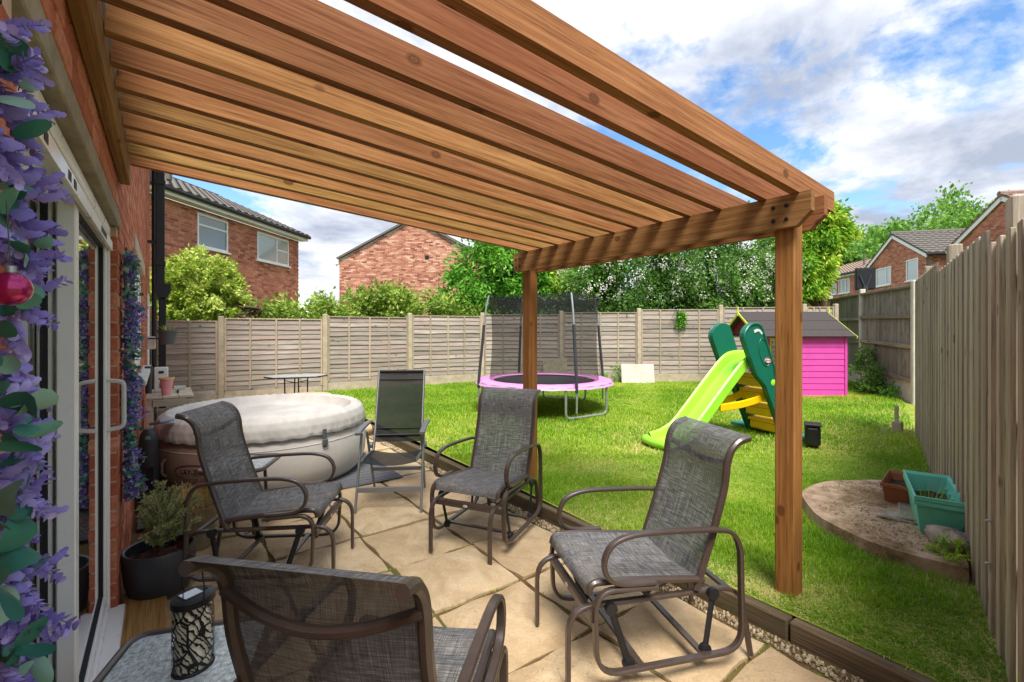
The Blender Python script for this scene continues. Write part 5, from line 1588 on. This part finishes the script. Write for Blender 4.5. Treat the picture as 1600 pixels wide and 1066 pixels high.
def stone(name, label, loc, r, seed, cat='rock'):
    rr = random.Random(seed); mb = MB(); ph_ = [rr.uniform(0, 6) for _ in range(6)]
    def f(u, v):
        a, b = u * 2 * PI, (v - .5) * PI
        k = 1 + .16 * math.sin(3 * a + ph_[0]) * math.cos(2 * b + ph_[1]) + .10 * math.sin(5 * a + ph_[2] + 3 * b) + .06 * math.sin(9 * b + 7 * a + ph_[3])
        x, y, z = math.cos(a) * math.cos(b) * k, math.sin(a) * math.cos(b) * k, math.sin(b) * k
        return (x * r[0], y * r[1], max(-.6, z) * r[2] + r[2] * .6)
    mb.grid(f, 22, 14); return tag(O(name, mb, 'rock', None, loc, seed), label, cat)
stone('rock', 'rough grey rock in front of the turquoise troughs', (3.80, .68, PZ), (.12, .085, .065), 1)
stone('rock', 'flat broken stone on the concrete pad beside the manhole cover', (4.05, 1.02, PZ), (.09, .06, .025), 2)
wdb = T('timber_offcut', 'short timber offcut standing at the foot of the board fence', 'timber', (7.85, 1.93, lawn_z(7.85, 1.9)))
O('block', MB().box((0, 0, .07), (.12, .10, .14), bev=.006), 'concrete', wdb); O('stake', MB().box((.0, .01, .24), (.04, .04, .22), bev=.004), 'bench_wood', wdb)
# weeds and leaf litter on the pad
P = []
V, F, Rn = [], [], []
for k in range(500):
    a = random.uniform(PI * .9, PI * 2.1); r = .8 * math.sqrt(random.random()); x, y = 4.2 + math.cos(a) * r * .8, .98 + math.sin(a) * r * .45
    w = (x - 2.785) * -.268 + (y - .315) * .9634
    if w < .06 or math.hypot(x - 4.38, y - .8) > .80: continue
    P.append((x, y, PZ + .006))
P = np.array(P); V, F = leaf_cloud(P, rng.uniform(.02, .09, len(P)), .006, np.tile([.3, .3, .03], (len(P), 1)), .9)
V[:, 2] = np.clip(V[:, 2], PZ + .004, PZ + .03)
tag(link('leaf_litter', np_mesh('leaf_litter', V, F, rng.random(len(P))), 'straw', None, kind='stuff'), 'dry straw and leaf litter lying on the round concrete pad', 'litter')
def pad_spot():
    while True:
        a, r = random.uniform(0, 2 * PI), .78 * math.sqrt(random.random()); x, y = 4.30 + math.cos(a) * r, .88 + math.sin(a) * r
        if (x - 2.785) * -.268 + (y - .315) * .9634 > .08 and math.hypot(x - 4.38, y - .8) < .79 and math.sin(x * 7 + 1.3 * math.sin(y * 9)) > -.2: return (x, y, PZ)
scatter_stones('debris', 900, pad_spot, 'crumbs of soil and stone scattered over the round concrete pad', 'debris')
wp = T('fern_weed', 'small green fern weed at the near corner of the concrete pad', 'weed', (3.64, .66, PZ))
P, D, Rn = crown_points([((0, 0, .04), (.10, .07, .04))], 260, 14, .2, .2)
V, F = leaf_cloud(P, .035, .012, D, .8); link('foliage', np_mesh('foliage', V, F, Rn), 'leaf_gold', wp)

# ------------------------------------------------------------------ trees and shrubs beyond the fences
def tree(name, label, cat, base, blobs, mat, n, L, W, clusters=70, csize=.16, trunk_r=.09, droop=.3, inner=.3, zmin=None, group=None, nl=7, spread=.7):
    t = T(name, label, cat, base, group=group)
    bl = [((c[0] - base[0], c[1] - base[1], c[2] - base[2]), r) for c, r in blobs]
    z0 = min(b[0][2] - b[1][2] * .5 for b in bl)
    mb = MB().tube(smoothpath([(0, 0, -.1), (.03, .02, z0 * .5), (0, 0, max(.3, z0))], 4), [trunk_r * (1 - .04 * k) for k in range(9)], 9)
    O('trunk', mb, 'bark', t)
    tips = []
    for c, r in bl:
        for k in range(max(2, nl // len(bl))):
            a = random.uniform(0, 2 * PI); tips.append((c[0] + math.cos(a) * r[0] * .6, c[1] + math.sin(a) * r[1] * .6, c[2] + random.uniform(-.2, .6) * r[2]))
    limbs('branch', t, 'bark', (0, 0, max(.25, z0 * .85)), tips, trunk_r * .6, .012, .2)
    crown('crown', t, mat, bl, n, L, W, clusters, csize, inner, droop, zmin, spread)
    return t
tree('variegated_bush', 'rounded yellow-green bush above the fence in front of the left house', 'bush', (.81, 13.3, 0),
     [((.78, 13.4, 2.42), (.92, .85, .95)), ((.35, 13.2, 2.1), (.7, .65, .75)), ((1.3, 13.2, 2.0), (.55, .55, .7)), ((.9, 13.3, 1.6), (.95, .7, .55))], 'leaf_variegated', 30000, .09, .054, 420, .065, .09, .4)
gs = T('gnarled_vine', 'twisted bare vine stems behind the fence top beside the yellow-green bush', 'vine', (1.49, 11.6, 0))
gm_ = MB()
for k in range(6):
    pts = [(random.uniform(-.05, .05), 0, 0), (random.uniform(-.1, .1), .02, 1.2)]
    for q in range(5): pts.append((random.uniform(-.22, .22), random.uniform(-.08, .08), 1.62 + q * .10 + random.uniform(-.04, .04)))
    gm_.tube(smoothpath(pts, 5), .022, 7)
O('stem', gm_, 'bark', gs)
hx = [(2.3, 13.25), (3.1, 12.85), (3.9, 12.5), (4.6, 12.2), (5.3, 11.85), (6.0, 11.55), (6.7, 11.3)]
hz = [2.15, 2.4, 2.55, 2.65, 2.55, 2.35, 2.3]
tree('leafy_hedge', 'broad leafy hedge showing above the back fence in front of the blank gable', 'hedge', (4.5, 12.2, 0),
     [((x, y, z - .75), (.75, .55, .80)) for (x, y), z in zip(hx, hz)], 'leaf_hedge', 19000, .13, .075, 220, .16, .06, .4, nl=14)
tree('spreading_tree', 'bright green leafy tree behind the trampoline', 'tree', (8.5, 11.75, 0),
     [((8.4, 11.8, 3.1), (1.45, 1.2, 1.5)), ((7.7, 12.1, 2.4), (1.0, .9, .9)), ((9.3, 11.0, 2.6), (1.0, .9, 1.0)), ((8.9, 11.9, 4.2), (1.1, 1., .9))], 'leaf_green', 24000, .17, .075, 150, .14, .13, .5)
tree('green_shrub', 'mid green shrub between the leafy tree and the white blossom', 'bush', (9.9, 10.0, 0),
     [((9.9, 10.0, 2.3), (1.0, .8, 1.0)), ((10.4, 9.5, 1.9), (.8, .8, .8))], 'leaf_gold', 9000, .13, .06, 60, .15, .06, .4)
tree('purple_tree', 'dark red leaved tree glimpsed under the pergola beam', 'tree', (13.2, 13.2, 0),
     [((13.2, 13.2, 3.6), (1.4, 1.3, 1.2))], 'leaf_red', 5000, .18, .1, 50, .15, .1, .3)
bs = T('blossom_shrub', 'large dark shrub covered with white blossom above the back fence', 'shrub', (11.5, 7.9, 0))
bb_ = [((9.9, 9.1, 2.9), (1.0, .9, 1.1)), ((10.8, 8.4, 3.1), (1.1, 1.0, 1.35)), ((11.8, 7.7, 3.25), (1.2, 1.0, 1.35)), ((12.8, 7.0, 3.2), (1.2, 1.0, 1.35)), ((13.7, 6.5, 3.0), (1.0, .9, 1.2)), ((11.2, 8.0, 2.2), (1.6, .7, .7)), ((12.9, 6.8, 2.2), (1.4, .7, .7))]
bl = [((c[0] - 11.5, c[1] - 7.9, c[2]), r) for c, r in bb_]
limbs('stem', bs, 'bark', (0, 0, .1), [(c[0] + random.uniform(-.5, .5), c[1] + random.uniform(-.4, .4), c[2] + random.uniform(-.3, .6)) for c, r in bl for _ in range(4)], .05, .01, .3)
crown('crown', bs, 'leaf_dark', bl, 42000, .115, .06, 260, .15, .45, .3)
P, D, Rn = crown_points([(c, (r[0] * 1.13, r[1] * 1.13, r[2] * 1.10)) for c, r in bl[:5]], 9500, 420, .055, .0)
k = (P[:, 0] * FX + P[:, 1] * FY < .9) & (P[:, 2] > 2.3); P, D, Rn = P[k], D[k], Rn[k]
V, F = leaf_cloud(P, .045, .042, D, .9); link('blossom', np_mesh('blossom', V, F, Rn), 'blossom', bs)
gc = tree('golden_conifer', 'golden green conifer leaning over the closeboard fence beside the pergola end', 'tree', (16.1, 5.8, 0),
     [((15.95, 5.95, 4.6), (.75, .75, .85)), ((16.1, 5.8, 4.45), (.72, .7, .75)), ((15.6, 6.25, 3.5), (.8, .8, .85)), ((15.5, 6.35, 2.7), (.65, .7, .55)), ((15.2, 6.6, 4.1), (.7, .7, .9))], 'leaf_gold', 34000, .16, .06, 190, .13, .14, 1.0, .4)
FTL = ['tall far trees behind the nearest right-hand gable, right end', 'tall far tree above the ridge of the right-hand houses', 'far tree rising left of the middle right-hand gable', 'low far tree between the conifer and the right-hand gable']
FT = [((74., 5.5, 0), 9.0, 9.5, 7.5), ((66., 12.5, 0), 8.5, 8.5, 6.5), ((62., 17., 0), 6.5, 7.5, 5.), ((54.6, 15.5, 0), 6.0, 5.0, 4.5)]
for lab, (b, cz, rz_, rr) in zip(FTL, FT):
    tree('far_tree', lab, 'tree', b, [((b[0], b[1], cz), (rr, rr, rz_ * .75)), ((b[0] - 2, b[1] + rr * .55, cz * .8), (rr * .7, rr * .7, rz_ * .6)), ((b[0] - 2, b[1] - rr * .55, cz * .9), (rr * .7, rr * .7, rz_ * .6))],
         'leaf_far', 30000, .42, .28, 420, .075, .35, .3, group='far trees behind the right-hand houses')
br = T('bramble', 'leafy bramble growing between the playhouse and the closeboard fence', 'weed', (12.15, 3.45, .2))
crown('foliage', br, 'leaf_dark', [((0, 0, .28), (.35, .3, .30)), ((-.3, -.25, .15), (.4, .25, .18)), ((.35, .2, .5), (.25, .2, .45))], 1500, .07, .045, 30, .2, .3, .3)
limbs('stem', br, 'stem', (0, 0, 0), [(.3, .2, .8), (-.3, -.2, .3), (.1, .1, .5)], .012, .004, .1)
def ivy(label, x, y, z, w, h, n, mat='leaf_green'):
    t = T('ivy', label, 'ivy', (x, y, z))
    a = math.atan2(-1.27, 1.57); P = []
    for k in range(5):
        u0 = random.uniform(-w, w); hh = h * random.uniform(.4, 1.0)
        for q in range(n // 5):
            f = random.random(); P.append(((u0 + random.gauss(0, .05)) * math.cos(a), (u0 + random.gauss(0, .05)) * math.sin(a), -f * hh))
    P = np.array(P); P[:, :2] += rng.normal(0, .012, (len(P), 2))
    V, F = leaf_cloud(P, .05, .045, np.tile([-.5, -.6, -.5], (len(P), 1)), .6); link('foliage', np_mesh('foliage', V, F, rng.random(len(P))), mat, t)
    limbs('stem', t, 'stem', (0, 0, .05), [(.1 * math.cos(a), .1 * math.sin(a), -h * .6), (-.15 * math.cos(a), -.15 * math.sin(a), -h * .5)], .006, .003, .02)
ivy('ivy trails hanging over the back fence above the slide', 10.25, 6.90, 1.98, .35, .55, 420)
def weed(label, x, y, r, h, n, mat='leaf_green'):
    t = T('weed', label, 'weed', (x, y, lawn_z(x, y)))
    crown('foliage', t, mat, [((0, 0, h * .5), (r, r, h * .5))], n, .05, .03, 12, .25, .4, .2)
weed('small weed growing at the fence foot beside the trampoline leg', 8.75, 8.0, .14, .25, 160)
weed('tuft of leaves by the fence post next to the leaning pale slab', 9.05, 7.75, .1, .45, 140)
weed('weed at the foot of the closeboard fence post', 11.4, 2.95, .2, .2, 200)

# ------------------------------------------------------------------ grass
def grass_points(n, t0, t1):
    out = []
    while sum(len(o) for o in out) < n:
        m = n * 2
        t = t0 + (t1 - t0) * rng.random(m) ** .8
        u = rng.uniform(-1.15, 1.15, m)
        x, y = t * FX + t * u * FY, t * FY - t * u * FX
        k = (x > 2.520) & ((x - 2.785) * -.268 + (y - .315) * .9634 > .015) & (np.hypot(x - 4.38, y - .8) > .88)
        k &= (y < 10.62 - .088 * x)                                 # back fence, left run
        k &= (x * .617 + y * .787 < 6.45 * .617 + 9.9 * .787 - .05)  # back fence, right run
        k &= ((x - 10.93) * -.524 + (y - 2.43) * .852 > .05)
        k &= (np.abs(x - 2.70) > .06) | (np.abs(y - 1.13) > .06)
        out.append(np.column_stack([x[k], y[k]]))
    return np.concatenate(out)[:n]
def sn(x, y, s, p):
    return np.sin(x * s + 1.7 * np.sin(y * s * .7 + p)) * np.cos(y * s * 1.1 + 1.3 * np.sin(x * s * .8 + p * 2))
def grass_patch(P, h, w):
    n = len(P); x, y = P[:, 0], P[:, 1]
    z = .10 + .013 * np.maximum(0, FX * x + FY * y - 3.0) - .016 + .012 * np.sin(x * 2.1 + y) * np.cos(y * 1.7)
    clump = .65 + .35 * sn(x, y, 9., 1.) + .25 * sn(x, y, 23., 2.)
    dry = np.clip(.5 * sn(x, y, 1.1, .4) + .5 * sn(x, y, 2.7, 2.2), 0, 1)
    near_pad = np.exp(-((np.hypot(x - 4.38, y - .8) - .9) / .22) ** 2); near_post = np.exp(-((x - 2.75) ** 2 + (y - 1.1) ** 2) / .06) + .9 * np.exp(-((x - 4.55) ** 2 + (y - 3.4) ** 2) / .16) + .7 * np.exp(-((x - 6.1) ** 2 + (y - 2.2) ** 2) / .5) + .6 * np.exp(-((x - 4.0) ** 2 / .9 + (y - 2.6) ** 2 / .12)) + .6 * np.exp(-((x - 7.6) ** 2 / .8 + (y - 2.4) ** 2 / .3)) + .8 * np.exp(-((x - 2.62) ** 2) / .006) * (sn(x, y, 3.1, 1.) > .2)
    edge = np.exp(-((x - 2.785) * -.268 + (y - .315) * .9634) / .25)
    dryp = np.clip(.06 + .55 * dry ** 2 + .55 * near_post + .30 * near_pad * (y < 1.) + .35 * edge, 0, .9)
    isdry = rng.random(n) < dryp
    hh = h * (.55 + .75 * clump) * rng.uniform(.6, 1.35, n) * (1 + .1 * near_pad + .5 * edge)
    hh = np.maximum(hh, h * .35)
    a = rng.uniform(0, 2 * PI, n); ln = rng.uniform(.15, .75, n) + isdry * .8
    dx, dy = np.cos(a), np.sin(a); ww = w * rng.uniform(.7, 1.3, n)
    V = np.empty((n, 5, 3)); cz = z
    px_, py_ = -dy * ww * .5, dx * ww * .5
    V[:, 0] = np.column_stack([x + px_, y + py_, cz]); V[:, 1] = np.column_stack([x - px_, y - py_, cz])
    mx, my = x + dx * hh * ln * .35, y + dy * hh * ln * .35; mz = cz + hh * .6 * np.where(isdry, .5, 1)
    V[:, 2] = np.column_stack([mx - px_ * .8, my - py_ * .8, mz]); V[:, 3] = np.column_stack([mx + px_ * .8, my + py_ * .8, mz])
    V[:, 4] = np.column_stack([x + dx * hh * ln, y + dy * hh * ln, cz + hh * np.where(isdry, .5, .95)])
    b = np.arange(n) * 5
    F = [tuple(r) for r in np.column_stack([b, b + 1, b + 2, b + 3]).tolist()] + [tuple(r) for r in np.column_stack([b + 3, b + 2, b + 4]).tolist()]
    tone = np.clip(.40 + .26 * sn(x, y, 1.7, 3.) + .14 * sn(x, y, 5.3, 1.) + rng.normal(0, .17, n), 0, .86)
    worn = .5 * sn(x, y, .9, 5.) + .5 * sn(x, y, 2.1, .7)
    hh_k = 1 - .5 * np.clip((worn - .15) / .45, 0, 1); V[:, 2:, 2] = cz[:, None] + (V[:, 2:, 2] - cz[:, None]) * hh_k[:, None]
    tone = np.where(isdry, rng.uniform(.9, 1.0, n), tone)
    return V.reshape(-1, 3), F, np.concatenate([tone, tone])
V1, F1, R1 = grass_patch(grass_points(130000, 1.6, 5.2), .040, .0040)
V2, F2, R2 = grass_patch(grass_points(120000, 5.0, 13.0), .05, .010)
o1 = len(V1)
gme = np_mesh('grass', np.concatenate([V1, V2]), F1 + [tuple(i + o1 for i in f) for f in F2], np.concatenate([R1, R2]))
tag(link('grass', gme, 'grass', None, kind='stuff'), 'short bright green grass covering the lawn', 'grass')
# moss and weeds in a few slab joints
P = []
for k in range(900):
    if random.random() < .5: x = 1.158 + random.randint(-2, 2) * PX; y = random.uniform(.5, 5)
    else: y = 2.82 + random.randint(-4, 4) * PY; x = random.uniform(.1, 2.3)
    if math.sin(x * 5 + y * 3.1) > .35: P.append((x + random.gauss(0, .006), y + random.gauss(0, .006), -.018))
P = np.array(P); V, F = leaf_cloud(P, .02, .006, np.tile([0, 0, 1.], (len(P), 1)), .7)
tag(link('moss', np_mesh('moss', V, F, rng.random(len(P)) * .8), 'grass', None, kind='stuff'), 'green moss growing in the joints of the patio', 'moss')
